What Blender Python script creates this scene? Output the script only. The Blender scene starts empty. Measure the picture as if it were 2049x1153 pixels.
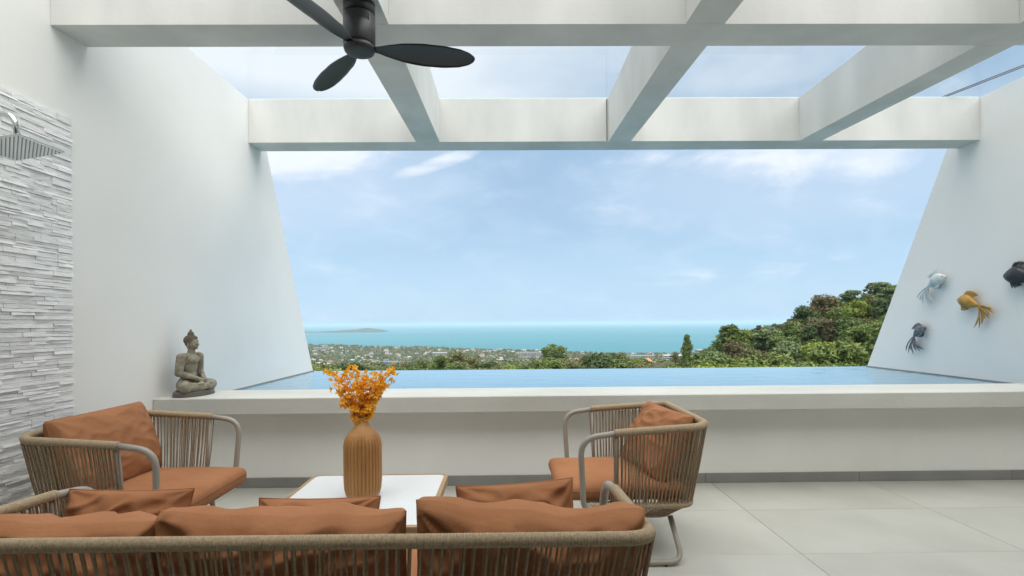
import bpy, math, random
from mathutils import Vector, Matrix, noise
R = math.radians
random.seed(7)
scene = bpy.context.scene
col = scene.collection

# ------------------------------------------------------------------ camera
cam_d = bpy.data.cameras.new('camera'); cam = bpy.data.objects.new('camera', cam_d); col.objects.link(cam)
cam_d.sensor_width = 36.0; cam_d.lens = 17.92; cam_d.shift_y = 0.0344
cam_d.clip_start = 0.05; cam_d.clip_end = 90000
CZ = 1.35
cam.matrix_world = Matrix.Translation((0, 0, CZ)) @ Matrix.Rotation(R(-0.59), 4, 'Z') @ Matrix.Rotation(R(90), 4, 'X') @ Matrix.Rotation(R(-0.43), 4, 'Z')
scene.camera = cam

# ------------------------------------------------------------------ sky, sun, exposure
SUN_DIR = Vector((0.22, -0.34, 1.0)).normalized()
SUN_EL = math.asin(SUN_DIR.z); SUN_ROT = math.atan2(SUN_DIR.x, SUN_DIR.y)
world = bpy.data.worlds.new('World'); scene.world = world; world.use_nodes = True
wn = world.node_tree.nodes; wl = world.node_tree.links
bg = wn['Background']; bg.inputs['Strength'].default_value = 0.067
sky = wn.new('ShaderNodeTexSky'); sky.sky_type = 'NISHITA'; sky.sun_disc = False
sky.sun_elevation = SUN_EL; sky.sun_rotation = SUN_ROT
sky.air_density = 1.0; sky.dust_density = 0.7; sky.ozone_density = 1.6; sky.altitude = 100
def W(t, **k):
    n = wn.new(t)
    for a, b in k.items(): setattr(n, a, b)
    return n
def wmath(op, a, b=None, c=None, clamp=False):
    n = W('ShaderNodeMath', operation=op, use_clamp=clamp)
    for i, v in enumerate((a, b, c)):
        if v is None: continue
        if isinstance(v, (int, float)): n.inputs[i].default_value = v
        else: wl.new(v, n.inputs[i])
    return n.outputs[0]
tc = W('ShaderNodeTexCoord'); sep = W('ShaderNodeSeparateXYZ'); wl.new(tc.outputs['Generated'], sep.inputs[0])
sx, sy, sz = sep.outputs
zc = wmath('MAXIMUM', sz, 0.03)
dn = wmath('ADD', zc, 0.10)
px = wmath('DIVIDE', sx, dn); py = wmath('DIVIDE', sy, dn)          # flat cloud deck seen in perspective
cmb = W('ShaderNodeCombineXYZ'); wl.new(px, cmb.inputs[0]); wl.new(py, cmb.inputs[1])
def wnoise(scale, detail, rough, sc=(1, 1, 1), off=(0, 0, 0), dist=0.0, rot=0.0):
    m = W('ShaderNodeMapping'); m.inputs['Scale'].default_value = sc; m.inputs['Location'].default_value = off
    m.inputs['Rotation'].default_value = (0, 0, rot)
    wl.new(cmb.outputs[0], m.inputs[0])
    n = W('ShaderNodeTexNoise'); n.inputs['Scale'].default_value = scale; n.inputs['Detail'].default_value = detail
    n.inputs['Roughness'].default_value = rough; n.inputs['Distortion'].default_value = dist
    wl.new(m.outputs[0], n.inputs['Vector']); return n.outputs['Fac']
def ramp01(v, a, b):
    n = W('ShaderNodeMapRange', interpolation_type='SMOOTHSTEP'); n.inputs['From Min'].default_value = a; n.inputs['From Max'].default_value = b
    wl.new(v, n.inputs['Value']); return n.outputs[0]
n1 = wnoise(1.1, 8, 0.55, (1.0, 1.0, 1), (3.1, 1.7, 0), 0.3, 0.4)
n2 = wnoise(0.45, 3, 0.5, (1, 1, 1), (0.6, 5.2, 0))
n3 = wnoise(5.0, 6, 0.6, (0.35, 1.0, 1), (2, 2, 0), 0.6, -0.5)
high = ramp01(sz, 0.335, 0.42)                     # overhead the cloud sheet is nearly closed
az = wmath('DIVIDE', sx, wmath('MAXIMUM', wmath('ABSOLUTE', sy), 0.2))
leftside = ramp01(az, 0.25, -0.45)                # thicker cloud to the north-west
def blob(cx, cz, rx, rz, tilt=0.0):
    dx = wmath('SUBTRACT', az, cx); dz = wmath('SUBTRACT', sz, cz)
    dz = wmath('SUBTRACT', dz, wmath('MULTIPLY', dx, tilt))
    a = wmath('POWER', wmath('ABSOLUTE', wmath('DIVIDE', dx, rx)), 2.0); b = wmath('POWER', wmath('ABSOLUTE', wmath('DIVIDE', dz, rz)), 2.0)
    e = wmath('ADD', a, b)
    return ramp01(e, 1.0, 0.0)
fwd = ramp01(sy, 0.0, 0.2)
b1 = blob(-0.46, 0.295, 0.34, 0.062, 0.10)
b2 = blob(-0.135, 0.296, 0.13, 0.018, 0.30)
b3 = blob(0.62, 0.262, 0.38, 0.052, -0.05)
b4 = blob(0.42, 0.085, 0.42, 0.022, 0.06)
b5 = blob(0.25, 0.300, 0.10, 0.020, 0.0)
cmb2 = W('ShaderNodeCombineXYZ'); wl.new(az, cmb2.inputs[0]); wl.new(wmath('MULTIPLY', sz, 2.4), cmb2.inputs[1])
n4 = W('ShaderNodeTexNoise'); n4.inputs['Scale'].default_value = 6.5; n4.inputs['Detail'].default_value = 9; n4.inputs['Roughness'].default_value = 0.6; n4.inputs['Distortion'].default_value = 0.4
wl.new(cmb2.outputs[0], n4.inputs['Vector'])
bb = wmath('ADD', wmath('ADD', wmath('ADD', wmath('MULTIPLY', b1, 1.15), wmath('MULTIPLY', b2, 0.85)), wmath('MULTIPLY', b3, 0.72)), wmath('ADD', wmath('MULTIPLY', b4, 0.32), wmath('MULTIPLY', b5, 0.5)))
bb = wmath('MULTIPLY', bb, fwd)
wisp = wmath('ADD', wmath('MULTIPLY', n4.outputs['Fac'], 0.75), wmath('MULTIPLY', n3, 0.25))
m_b = wmath('MULTIPLY', ramp01(wmath('ADD', wmath('MULTIPLY', wisp, 1.5), wmath('MULTIPLY', bb, 0.62)), 0.84, 1.50), 0.85)
hi_mix = wmath('MULTIPLY', high, ramp01(wmath('ADD', wmath('MULTIPLY', wmath('ADD', n2, n1), 0.5), wmath('MULTIPLY', leftside, 0.42)), 0.30, 0.72))
cl = wmath('MAXIMUM', m_b, hi_mix)
cl = wmath('MINIMUM', cl, 0.93)
veil = wmath('ADD', wmath('ADD', 0.42, wmath('MULTIPLY', n2, 0.25)), wmath('MULTIPLY', ramp01(sz, 0.22, 0.0), 0.33), clamp=True)
soft = wmath('MULTIPLY', wmath('ADD', blob(-0.5, 0.27, 0.55, 0.16, 0.0), wmath('MULTIPLY', blob(0.62, 0.25, 0.6, 0.13, 0.0), 0.8)), wmath('MULTIPLY', fwd, 0.45))
soft = wmath('ADD', soft, wmath('MULTIPLY', ramp01(n4.outputs['Fac'], 0.42, 0.72), 0.22), clamp=True)
# thin even veil, then the clouds themselves
mixv = W('ShaderNodeMix', data_type='RGBA'); wl.new(veil, mixv.inputs['Factor']); wl.new(sky.outputs[0], mixv.inputs['A'])
mixv.inputs['B'].default_value = (4.3, 6.2, 8.1, 1)
mixs = W('ShaderNodeMix', data_type='RGBA'); wl.new(soft, mixs.inputs['Factor']); wl.new(mixv.outputs['Result'], mixs.inputs['A']); mixs.inputs['B'].default_value = (6.4, 7.4, 8.6, 1)
mixc = W('ShaderNodeMix', data_type='RGBA'); wl.new(cl, mixc.inputs['Factor']); wl.new(mixs.outputs['Result'], mixc.inputs['A'])
mixc.inputs['B'].default_value = (7.9, 8.3, 8.9, 1)
wl.new(mixc.outputs['Result'], bg.inputs['Color'])

sun_d = bpy.data.lights.new('sun', 'SUN'); sun_d.energy = 3.2; sun_d.angle = R(95); sun_d.color = (1.0, 0.94, 0.85)
sun = bpy.data.objects.new('sun', sun_d); col.objects.link(sun)
sun.rotation_euler = (-SUN_DIR).to_track_quat('-Z', 'Y').to_euler()
scene.view_settings.view_transform = 'Standard'; scene.view_settings.look = 'None'
scene.view_settings.exposure = 0.90; scene.view_settings.gamma = 1.0; scene.view_settings.use_curve_mapping = False
scene.render.engine = 'CYCLES'
scene.cycles.max_bounces = 8; scene.cycles.diffuse_bounces = 5; scene.cycles.volume_bounces = 1
scene.cycles.transparent_max_bounces = 12

# ------------------------------------------------------------------ materials
def mat(name, c, rough=0.6, metal=0.0, spec=0.5, bump=None, var=None, bump2=None, coat=0.0):
    """var=(scale, colour2, amount[, stretch]); bump=(scale, strength, distance[, stretch])"""
    m = bpy.data.materials.new(name); m.use_nodes = True; nt = m.node_tree; n = nt.nodes; l = nt.links
    p = n['Principled BSDF']; p.inputs['Roughness'].default_value = rough; p.inputs['Metallic'].default_value = metal
    p.inputs['Specular IOR Level'].default_value = spec; p.inputs['Base Color'].default_value = (*c, 1)
    p.inputs['Coat Weight'].default_value = coat
    t = n.new('ShaderNodeTexCoord')
    def nz(scale, stretch=(1, 1, 1), det=5, src='Object'):
        mp = n.new('ShaderNodeMapping'); mp.inputs['Scale'].default_value = stretch; l.new(t.outputs[src], mp.inputs[0])
        x = n.new('ShaderNodeTexNoise'); x.inputs['Scale'].default_value = scale; x.inputs['Detail'].default_value = det
        l.new(mp.outputs[0], x.inputs['Vector']); return x.outputs['Fac']
    if var:
        f = nz(var[0], var[3] if len(var) > 3 else (1, 1, 1))
        mr = n.new('ShaderNodeMapRange'); mr.inputs['From Min'].default_value = 0.35; mr.inputs['From Max'].default_value = 0.68
        mr.inputs['To Max'].default_value = var[2]; l.new(f, mr.inputs[0])
        mx = n.new('ShaderNodeMix'); mx.data_type = 'RGBA'; mx.inputs['A'].default_value = (*c, 1); mx.inputs['B'].default_value = (*var[1], 1)
        l.new(mr.outputs[0], mx.inputs['Factor']); l.new(mx.outputs['Result'], p.inputs['Base Color'])
    last = None
    for b in (bump, bump2):
        if not b: continue
        bp = n.new('ShaderNodeBump'); bp.inputs['Strength'].default_value = b[1]; bp.inputs['Distance'].default_value = b[2]
        l.new(nz(b[0], b[3] if len(b) > 3 else (1, 1, 1)), bp.inputs['Height'])
        if last: l.new(last, bp.inputs['Normal'])
        last = bp.outputs[0]
    if last: l.new(last, p.inputs['Normal'])
    return m
M = {}
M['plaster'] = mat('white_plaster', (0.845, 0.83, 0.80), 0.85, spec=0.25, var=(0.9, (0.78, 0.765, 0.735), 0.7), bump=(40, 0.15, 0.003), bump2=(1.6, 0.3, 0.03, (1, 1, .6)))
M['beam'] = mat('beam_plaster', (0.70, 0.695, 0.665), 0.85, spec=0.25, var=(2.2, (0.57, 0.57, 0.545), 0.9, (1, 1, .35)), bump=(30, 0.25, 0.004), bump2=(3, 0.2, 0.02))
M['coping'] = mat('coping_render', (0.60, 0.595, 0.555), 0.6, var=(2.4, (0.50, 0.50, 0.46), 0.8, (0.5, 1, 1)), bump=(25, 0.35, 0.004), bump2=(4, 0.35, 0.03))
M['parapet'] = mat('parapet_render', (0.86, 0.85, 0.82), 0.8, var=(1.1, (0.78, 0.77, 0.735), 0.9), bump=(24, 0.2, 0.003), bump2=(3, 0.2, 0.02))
M['tile'] = mat('floor_tile', (0.50, 0.495, 0.455), 0.36, spec=0.45, var=(1.6, (0.415, 0.41, 0.375), 1.0), bump=(60, 0.12, 0.001), bump2=(1.2, 0.06, 0.01))
M['grout'] = mat('grout', (0.20, 0.195, 0.18), 0.9)
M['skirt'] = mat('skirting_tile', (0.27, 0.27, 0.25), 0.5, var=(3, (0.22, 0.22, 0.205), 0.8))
M['stone'] = mat('split_stone', (0.88, 0.87, 0.86), 0.75, var=(9, (0.76, 0.755, 0.75), 0.8, (1, 1, 3)), bump=(45, 0.6, 0.008, (1, .5, 2)))
M['black'] = mat('fan_black', (0.022, 0.023, 0.024), 0.42, spec=0.5, bump=(60, 0.08, 0.001))
M['chrome'] = mat('chrome', (0.62, 0.65, 0.65), 0.16, metal=1.0)
M['dark'] = mat('dark_rubber', (0.02, 0.02, 0.02), 0.6)
M['frame'] = mat('taupe_frame', (0.33, 0.295, 0.255), 0.42, spec=0.5)
M['rope'] = mat('rope_wrap', (0.42, 0.325, 0.215), 0.8, spec=0.2, var=(120, (0.30, 0.225, 0.145), 0.9), bump=(400, 0.6, 0.002))
M['strand'] = mat('rope_strand', (0.36, 0.265, 0.175), 0.8, spec=0.2, var=(60, (0.25, 0.185, 0.12), 0.9), bump=(300, 0.6, 0.002))
M['fabric'] = mat('terracotta_fabric', (0.375, 0.170, 0.082), 0.88, spec=0.15, var=(4, (0.31, 0.130, 0.060), 0.9), bump=(420, 0.35, 0.0015), bump2=(11, 0.6, 0.012, (1, 1.6, 1)))
M['seam'] = mat('terracotta_piping', (0.26, 0.105, 0.05), 0.85, spec=0.2)
M['tabletop'] = mat('white_table_top', (0.72, 0.74, 0.76), 0.25, spec=0.5, var=(4, (0.67, 0.69, 0.71), 0.7))
M['teak'] = mat('teak', (0.42, 0.27, 0.14), 0.5, var=(8, (0.30, 0.185, 0.09), 0.9, (1, 12, 12)))
M['vase'] = mat('vase_wood', (0.46, 0.245, 0.085), 0.5, spec=0.35, var=(7, (0.30, 0.135, 0.045), 0.9, (1.5, 1.5, .35)), bump=(60, 0.2, 0.002, (1, 1, .1)))
M['stem'] = mat('flower_stem', (0.16, 0.12, 0.04), 0.7)
M['statue'] = mat('carved_stone', (0.32, 0.295, 0.22), 0.8, var=(22, (0.16, 0.14, 0.10), 0.95), bump=(90, 0.5, 0.003))
M['statue_dark'] = mat('weathered_carved_stone', (0.20, 0.165, 0.115), 0.85, var=(20, (0.12, 0.10, 0.07), 0.9), bump=(90, 0.5, 0.003))
M['statue_base'] = mat('plinth_stone', (0.17, 0.145, 0.125), 0.85, var=(12, (0.11, 0.095, 0.08), 0.9), bump=(60, 0.5, 0.003))
M['gold'] = mat('gold_fish', (0.55, 0.31, 0.06), 0.42, metal=0.2, var=(14, (0.26, 0.13, 0.03), 0.8), bump=(90, 0.5, 0.003))
M['silver'] = mat('pale_fish', (0.62, 0.66, 0.66), 0.35, metal=0.15, var=(16, (0.42, 0.47, 0.47), 0.9), bump=(90, 0.4, 0.003))
M['grey'] = mat('grey_fish', (0.22, 0.23, 0.25), 0.4, metal=0.3, var=(30, (0.05, 0.05, 0.055), 1.0), bump=(90, 0.5, 0.003))
M['blackfish'] = mat('black_fish', (0.02, 0.021, 0.024), 0.35, bump=(90, 0.5, 0.003))
M['pooltile'] = mat('pool_tile', (0.16, 0.30, 0.38), 0.4, var=(6, (0.12, 0.25, 0.34), 0.8))
M['soil'] = mat('hillside_ground', (0.055, 0.075, 0.03), 0.95, spec=0.1, var=(0.05, (0.12, 0.10, 0.065), 0.8))
M['housewall'] = mat('town_white', (0.55, 0.54, 0.515), 0.8, var=(0.1, (0.44, 0.43, 0.40), 0.8))
M['housewall2'] = mat('town_cream', (0.60, 0.55, 0.47), 0.8)
M['roofgrey'] = mat('roof_grey', (0.34, 0.335, 0.33), 0.7)
M['roofred'] = mat('roof_red', (0.33, 0.15, 0.10), 0.8)
M['roofwhite'] = mat('roof_white', (0.55, 0.55, 0.54), 0.7)
M['roofblue'] = mat('roof_blue', (0.10, 0.24, 0.50), 0.6)
M['rooforange'] = mat('roof_orange', (0.72, 0.27, 0.10), 0.7)
M['windowdark'] = mat('far_window', (0.06, 0.075, 0.085), 0.3)
M['bark'] = mat('bark', (0.17, 0.135, 0.10), 0.9, var=(3, (0.09, 0.07, 0.05), 0.9))
M['islandgreen'] = mat('island_green', (0.05, 0.075, 0.035), 0.95, spec=0.1, var=(0.01, (0.09, 0.09, 0.05), 0.8))
M['roompale'] = mat('unseen_room_wall', (0.60, 0.59, 0.57), 0.8)  # pale so the added wall behind the viewer bounces light forward

def random_tint(m, amt):
    nt = m.node_tree; n = nt.nodes; l = nt.links; p = n['Principled BSDF']; src = p.inputs['Base Color'].links[0].from_socket
    oi = n.new('ShaderNodeObjectInfo'); mr = n.new('ShaderNodeMapRange'); mr.inputs['To Min'].default_value = 1-amt; mr.inputs['To Max'].default_value = 1+amt
    l.new(oi.outputs['Random'], mr.inputs[0]); h = n.new('ShaderNodeHueSaturation'); l.new(mr.outputs[0], h.inputs['Value']); l.new(src, h.inputs['Color']); l.new(h.outputs[0], p.inputs['Base Color'])
random_tint(M['tile'], 0.045); random_tint(M['stone'], 0.06); random_tint(M['fabric'], 0.06)
def leaf_mat(name, c1, c2, tr=0.14):
    m = bpy.data.materials.new(name); m.use_nodes = True; nt = m.node_tree; n = nt.nodes; l = nt.links
    p = n['Principled BSDF']; p.inputs['Roughness'].default_value = 0.6; p.inputs['Specular IOR Level'].default_value = 0.25
    g = n.new('ShaderNodeNewGeometry'); oi = n.new('ShaderNodeObjectInfo')
    ad = n.new('ShaderNodeMath'); ad.operation = 'MULTIPLY_ADD'; ad.inputs[1].default_value = 0.65
    ml = n.new('ShaderNodeMath'); ml.operation = 'MULTIPLY'; ml.inputs[1].default_value = 0.35; l.new(oi.outputs['Random'], ml.inputs[0])
    l.new(g.outputs['Random Per Island'], ad.inputs[0]); l.new(ml.outputs[0], ad.inputs[2])
    mx = n.new('ShaderNodeMix'); mx.data_type = 'RGBA'; mx.inputs['A'].default_value = (*c1, 1); mx.inputs['B'].default_value = (*c2, 1)
    l.new(ad.outputs[0], mx.inputs['Factor']); l.new(mx.outputs['Result'], p.inputs['Base Color'])
    ts = n.new('ShaderNodeBsdfTranslucent'); l.new(mx.outputs['Result'], ts.inputs[0])
    ms = n.new('ShaderNodeMixShader'); ms.inputs[0].default_value = tr
    l.new(p.outputs[0], ms.inputs[1]); l.new(ts.outputs[0], ms.inputs[2]); l.new(ms.outputs[0], n['Material Output'].inputs['Surface'])
    return m
LM = {
 'mid': leaf_mat('leaf_mid', (0.07, 0.11, 0.026), (0.17, 0.225, 0.055)),
 'dark': leaf_mat('leaf_dark', (0.04, 0.07, 0.024), (0.095, 0.14, 0.04)),
 'bright': leaf_mat('leaf_bright', (0.13, 0.19, 0.03), (0.27, 0.33, 0.06)),
 'olive': leaf_mat('leaf_olive', (0.10, 0.11, 0.038), (0.20, 0.20, 0.075)),
 'russet': leaf_mat('leaf_russet', (0.08, 0.08, 0.035), (0.18, 0.145, 0.065)),
 'feather': leaf_mat('leaf_feather', (0.09, 0.14, 0.055), (0.19, 0.25, 0.11)),
}
M['flower'] = leaf_mat('orange_petal', (0.98, 0.64, 0.09), (0.95, 0.46, 0.03), 0.4)
# pool water: blue basin seen through a mirror-like rippled surface
def water_mat(name, base, rough, bscale, bstr, bdist, ior=1.33, stretch=(1, 1, 1), var=None, spec=0.5):
    m = mat(name, base, rough, spec=spec, bump=(bscale, bstr, bdist, stretch), var=var)
    m.node_tree.nodes['Principled BSDF'].inputs['IOR'].default_value = ior
    return m
M['water'] = water_mat('pool_water', (0.14, 0.30, 0.42), 0.03, 4.0, 0.30, 0.02, stretch=(0.6, 1.4, 1))
M['sea'] = water_mat('sea_water', (0.052, 0.205, 0.235), 0.55, 0.02, 0.3, 0.5, var=(0.0007, (0.042, 0.165, 0.21), 0.9, (0.25, 1, 1)), spec=0.25)
gm = bpy.data.materials.new('roof_glass'); gm.use_nodes = True; n = gm.node_tree.nodes; l = gm.node_tree.links
n.remove(n['Principled BSDF'])
tr_ = n.new('ShaderNodeBsdfTransparent'); tr_.inputs[0].default_value = (0.94, 0.97, 0.97, 1)
gl = n.new('ShaderNodeBsdfGlossy'); gl.inputs['Roughness'].default_value = 0.02
ge = n.new('ShaderNodeNewGeometry'); dt = n.new('ShaderNodeVectorMath'); dt.operation = 'DOT_PRODUCT'
l.new(ge.outputs['Incoming'], dt.inputs[0]); l.new(ge.outputs['Normal'], dt.inputs[1])
def gmath(op, a, b):
    q = n.new('ShaderNodeMath'); q.operation = op
    for i_, v_ in enumerate((a, b)):
        if isinstance(v_, (int, float)): q.inputs[i_].default_value = v_
        elif v_ is not None: l.new(v_, q.inputs[i_])
    return q.outputs[0]
fr_ = gmath('MULTIPLY', gmath('POWER', gmath('SUBTRACT', 1.0, gmath('ABSOLUTE', dt.outputs['Value'], None)), 5.0), 0.75)
fr_ = gmath('ADD', fr_, 0.05)
mm = n.new('ShaderNodeMixShader'); l.new(fr_, mm.inputs[0]); l.new(tr_.outputs[0], mm.inputs[1]); l.new(gl.outputs[0], mm.inputs[2])
l.new(mm.outputs[0], n['Material Output'].inputs['Surface']); M['glass'] = gm
M['glassedge'] = mat('glass_edge', (0.55, 0.70, 0.66), 0.2)

# ------------------------------------------------------------------ mesh helpers
class MB:
    def __init__(s): s.v = []; s.f = []; s.mi = []; s.sm = []
    def add(s, verts, faces, mi=0, smooth=False, mtx=None):
        o = len(s.v)
        s.v += [tuple(mtx @ Vector(p)) for p in verts] if mtx is not None else [tuple(p) for p in verts]
        for f in faces: s.f.append(tuple(i + o for i in f)); s.mi.append(mi); s.sm.append(smooth)
    def box(s, x0, x1, y0, y1, z0, z1, mi=0, bev=0.0, mtx=None):
        if bev <= 0:
            v = [(x0,y0,z0),(x1,y0,z0),(x1,y1,z0),(x0,y1,z0),(x0,y0,z1),(x1,y0,z1),(x1,y1,z1),(x0,y1,z1)]
            s.add(v, [(0,3,2,1),(4,5,6,7),(0,1,5,4),(1,2,6,5),(2,3,7,6),(3,0,4,7)], mi, False, mtx); return
        b = bev; X = (x0, x1); Y = (y0, y1); Z = (z0, z1); v = []; idx = {}
        for i in (0,1):
            for j in (0,1):
                for k in (0,1):
                    c = Vector((X[i], Y[j], Z[k])); d = Vector((1-2*i, 1-2*j, 1-2*k))
                    for a in range(3):
                        p = c.copy()
                        for q in range(3):
                            if q != a: p[q] += d[q]*b
                        idx[(i,j,k,a)] = len(v); v.append(p)
        I = lambda i,j,k,a: idx[(i,j,k,a)]
        F = []
        for i in (0,1): F.append([I(i,0,0,0), I(i,1,0,0), I(i,1,1,0), I(i,0,1,0)])
        for j in (0,1): F.append([I(0,j,0,1), I(1,j,0,1), I(1,j,1,1), I(0,j,1,1)])
        for k in (0,1): F.append([I(0,0,k,2), I(1,0,k,2), I(1,1,k,2), I(0,1,k,2)])
        for j in (0,1):
            for k in (0,1): F.append([I(0,j,k,1), I(1,j,k,1), I(1,j,k,2), I(0,j,k,2)])
        for i in (0,1):
            for k in (0,1): F.append([I(i,0,k,0), I(i,1,k,0), I(i,1,k,2), I(i,0,k,2)])
        for i in (0,1):
            for j in (0,1): F.append([I(i,j,0,0), I(i,j,1,0), I(i,j,1,1), I(i,j,0,1)])
        for i in (0,1):
            for j in (0,1):
                for k in (0,1): F.append([I(i,j,k,0), I(i,j,k,1), I(i,j,k,2)])
        ctr = Vector(((x0+x1)/2, (y0+y1)/2, (z0+z1)/2)); out = []
        for f in F:
            p = [v[q] for q in f]; nn = (p[1]-p[0]).cross(p[2]-p[0]); fc = sum(p, Vector())/len(p)
            out.append(tuple(f) if nn.dot(fc-ctr) > 0 else tuple(reversed(f)))
        s.add(v, out, mi, False, mtx)
    def tube(s, pts, r, seg=10, mi=0, caps=True, rf=None, up=None):
        pts = [Vector(p) for p in pts]; n = len(pts); V = []; F = []
        prev = None
        for i, p in enumerate(pts):
            t = (pts[min(i+1, n-1)] - pts[max(i-1, 0)]).normalized()
            if prev is None:
                a = Vector(up) if up else (Vector((0,0,1)) if abs(t.z) < .9 else Vector((1,0,0)))
                u = (a - t*a.dot(t)).normalized()
            else: u = (prev - t*prev.dot(t)).normalized()
            prev = u; w = t.cross(u); rr = r[i] if isinstance(r, (list, tuple)) else r
            if rf: rr *= rf(i)
            for k in range(seg):
                a = 2*math.pi*k/seg; V.append(p + (u*math.cos(a) + w*math.sin(a))*rr)
        for i in range(n-1):
            for k in range(seg):
                k2 = (k+1) % seg; F.append((i*seg+k, i*seg+k2, (i+1)*seg+k2, (i+1)*seg+k))
        if caps: F.append(tuple(reversed(range(seg)))); F.append(tuple(range((n-1)*seg, n*seg)))
        s.add(V, F, mi, True)
    def lathe(s, prof, seg=32, mi=0, mtx=None, rmod=None, smooth=True):
        V = []; F = []
        for i, (r, z) in enumerate(prof):
            for k in range(seg):
                a = 2*math.pi*k/seg; q = r*(rmod(a, z) if rmod else 1); V.append((q*math.cos(a), q*math.sin(a), z))
        for i in range(len(prof)-1):
            for k in range(seg):
                k2 = (k+1) % seg; F.append((i*seg+k, i*seg+k2, (i+1)*seg+k2, (i+1)*seg+k))
        F.append(tuple(reversed(range(seg)))); F.append(tuple(range((len(prof)-1)*seg, len(prof)*seg)))
        s.add(V, F, mi, smooth, mtx)
    def ball(s, c, r, mi=0, su=14, sv=9, mtx=None):
        rx, ry, rz = (r, r, r) if isinstance(r, (int, float)) else r
        V = [(0,0,-1)]; F = []
        for j in range(1, sv):
            ph = -math.pi/2 + math.pi*j/sv
            for k in range(su): a = 2*math.pi*k/su; V.append((math.cos(ph)*math.cos(a), math.cos(ph)*math.sin(a), math.sin(ph)))
        V.append((0,0,1)); T = len(V)-1
        for k in range(su): F.append((0, 1+(k+1) % su, 1+k)); F.append((T, T-su+k, T-su+(k+1) % su))
        for j in range(sv-2):
            for k in range(su): a = 1+j*su; F.append((a+k, a+(k+1) % su, a+su+(k+1) % su, a+su+k))
        V = [Vector((x*rx, y*ry, z*rz)) for x, y, z in V]
        if mtx is not None: V = [mtx @ v for v in V]
        s.add([v + Vector(c) for v in V], F, mi, True)
    def mesh(s, name, mats):
        me = bpy.data.meshes.new(name); me.from_pydata(s.v, [], s.f)
        me.polygons.foreach_set('material_index', s.mi); me.polygons.foreach_set('use_smooth', s.sm)
        for m in (mats if isinstance(mats, (list, tuple)) else [mats]): me.materials.append(m)
        me.update(); return me
    def build(s, name, mats, parent=None, loc=None, **tags):
        return link(name, s.mesh(name, mats), parent, loc, **tags)
def link(name, me, parent=None, loc=None, label=None, cat=None, group=None, kind=None):
    o = bpy.data.objects.new(name, me); col.objects.link(o)
    if parent: o.parent = parent
    if loc: o.location = loc
    return tag(o, label, cat, group, kind)
def tag(o, label=None, cat=None, group=None, kind=None):
    if label: o['label'] = label
    if cat: o['category'] = cat
    if group: o['group'] = group
    if kind: o['kind'] = kind
    return o
def thing(name, label, cat, loc=(0,0,0), rz=0.0, group=None):
    o = bpy.data.objects.new(name, None); col.objects.link(o); o.empty_display_size = 0.1
    o.location = loc; o.rotation_euler = (0, 0, rz); return tag(o, label, cat, group)
def copy_tree(o, parent=None):
    c = o.copy(); col.objects.link(c); c.parent = parent
    for ch in kids[o.name] if o.name in kids else list(o.children): copy_tree(ch, c)
    return c
kids = {}
def arc(c, r, a0, a1, n, ax, ay):
    c = Vector(c); ax = Vector(ax); ay = Vector(ay)
    return [c + ax*(r*math.cos(a0+(a1-a0)*i/n)) + ay*(r*math.sin(a0+(a1-a0)*i/n)) for i in range(n+1)]
def round_path(pts, rad, n=7):
    """polyline with its corners rounded"""
    pts = [Vector(p) for p in pts]; out = [pts[0]]
    for i in range(1, len(pts)-1):
        r = rad[i-1] if isinstance(rad, (list, tuple)) else rad
        a = (pts[i-1]-pts[i]); b = (pts[i+1]-pts[i]); la, lb = a.length, b.length
        r = min(r, la*.49, lb*.49); p0 = pts[i]+a/la*r; p2 = pts[i]+b/lb*r
        for k in range(n+1):
            t = k/n; out.append(p0*(1-t)**2 + pts[i]*2*t*(1-t) + p2*t*t)
    out.append(pts[-1]); return out
def resample(pts, step):
    L = [0]
    for a, b in zip(pts, pts[1:]): L.append(L[-1] + (b-a).length)
    n = max(2, int(L[-1]/step)); out = []; j = 0
    for i in range(n+1):
        d = L[-1]*i/n
        while j < len(L)-2 and L[j+1] < d: j += 1
        t = (d-L[j])/max(1e-9, L[j+1]-L[j]); out.append(pts[j].lerp(pts[j+1], min(1, t)))
    return out

# ------------------------------------------------------------------ terrain
def lerp_tab(tab, x):
    if x <= tab[0][0]: return tab[0][1]
    for (a, va), (b, vb) in zip(tab, tab[1:]):
        if x <= b: return va + (vb-va)*(x-a)/(b-a)
    return tab[-1][1]
BASE = [(-60, -4), (0, -5), (8, -6), (60, -12), (120, -17), (200, -23), (400, -41), (700, -61), (900, -74), (1300, -97), (1700, -106), (2300, -108)]
HILL = [(26, 0), (39, 3), (53, 9.5), (75, 13.5), (82, 17), (94, 20), (150, 32), (300, 45)]
COAST = [(-4000, 3900), (-2500, 3500), (-1000, 2750), (-400, 2350), (90, 1980), (500, 1660), (1500, 1250), (4000, 900)]
SEA = -110.0
def sstep(a, b, x):
    t = min(1, max(0, (x-a)/(b-a))); return t*t*(3-2*t)
def ground_z(x, y):
    z = lerp_tab(BASE, y) + lerp_tab(HILL, x)*sstep(35, 130, y)*(1-sstep(150, 260, y))
    if y > 40: z += noise.noise(Vector((x*.012, y*.012, 0)))*min(4, (y-40)*.03)
    cy = lerp_tab(COAST, x) + 60*noise.noise(Vector((x*.004, 3, 0)))
    if y > cy-60: z = min(z, -108.5 - 8*sstep(cy-60, cy+80, y)*1.2)
    return z
def axis(vals):
    out = []
    for a, b, n in vals: out += [a + (b-a)*i/n for i in range(n)]
    out.append(vals[-1][1]); return out
ysn = axis([(-60, 0, 3), (0, 60, 10), (60, 260, 32), (260, 1000, 30), (1000, 4200, 90)])
xsn = axis([(-5000, -1200, 24), (-1200, -200, 34), (-200, 20, 20), (20, 160, 35), (160, 1200, 36), (1200, 5000, 20)])
mb = MB(); V = [(x, y, ground_z(x, y)) for y in ysn for x in xsn]; nx = len(xsn)
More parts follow.
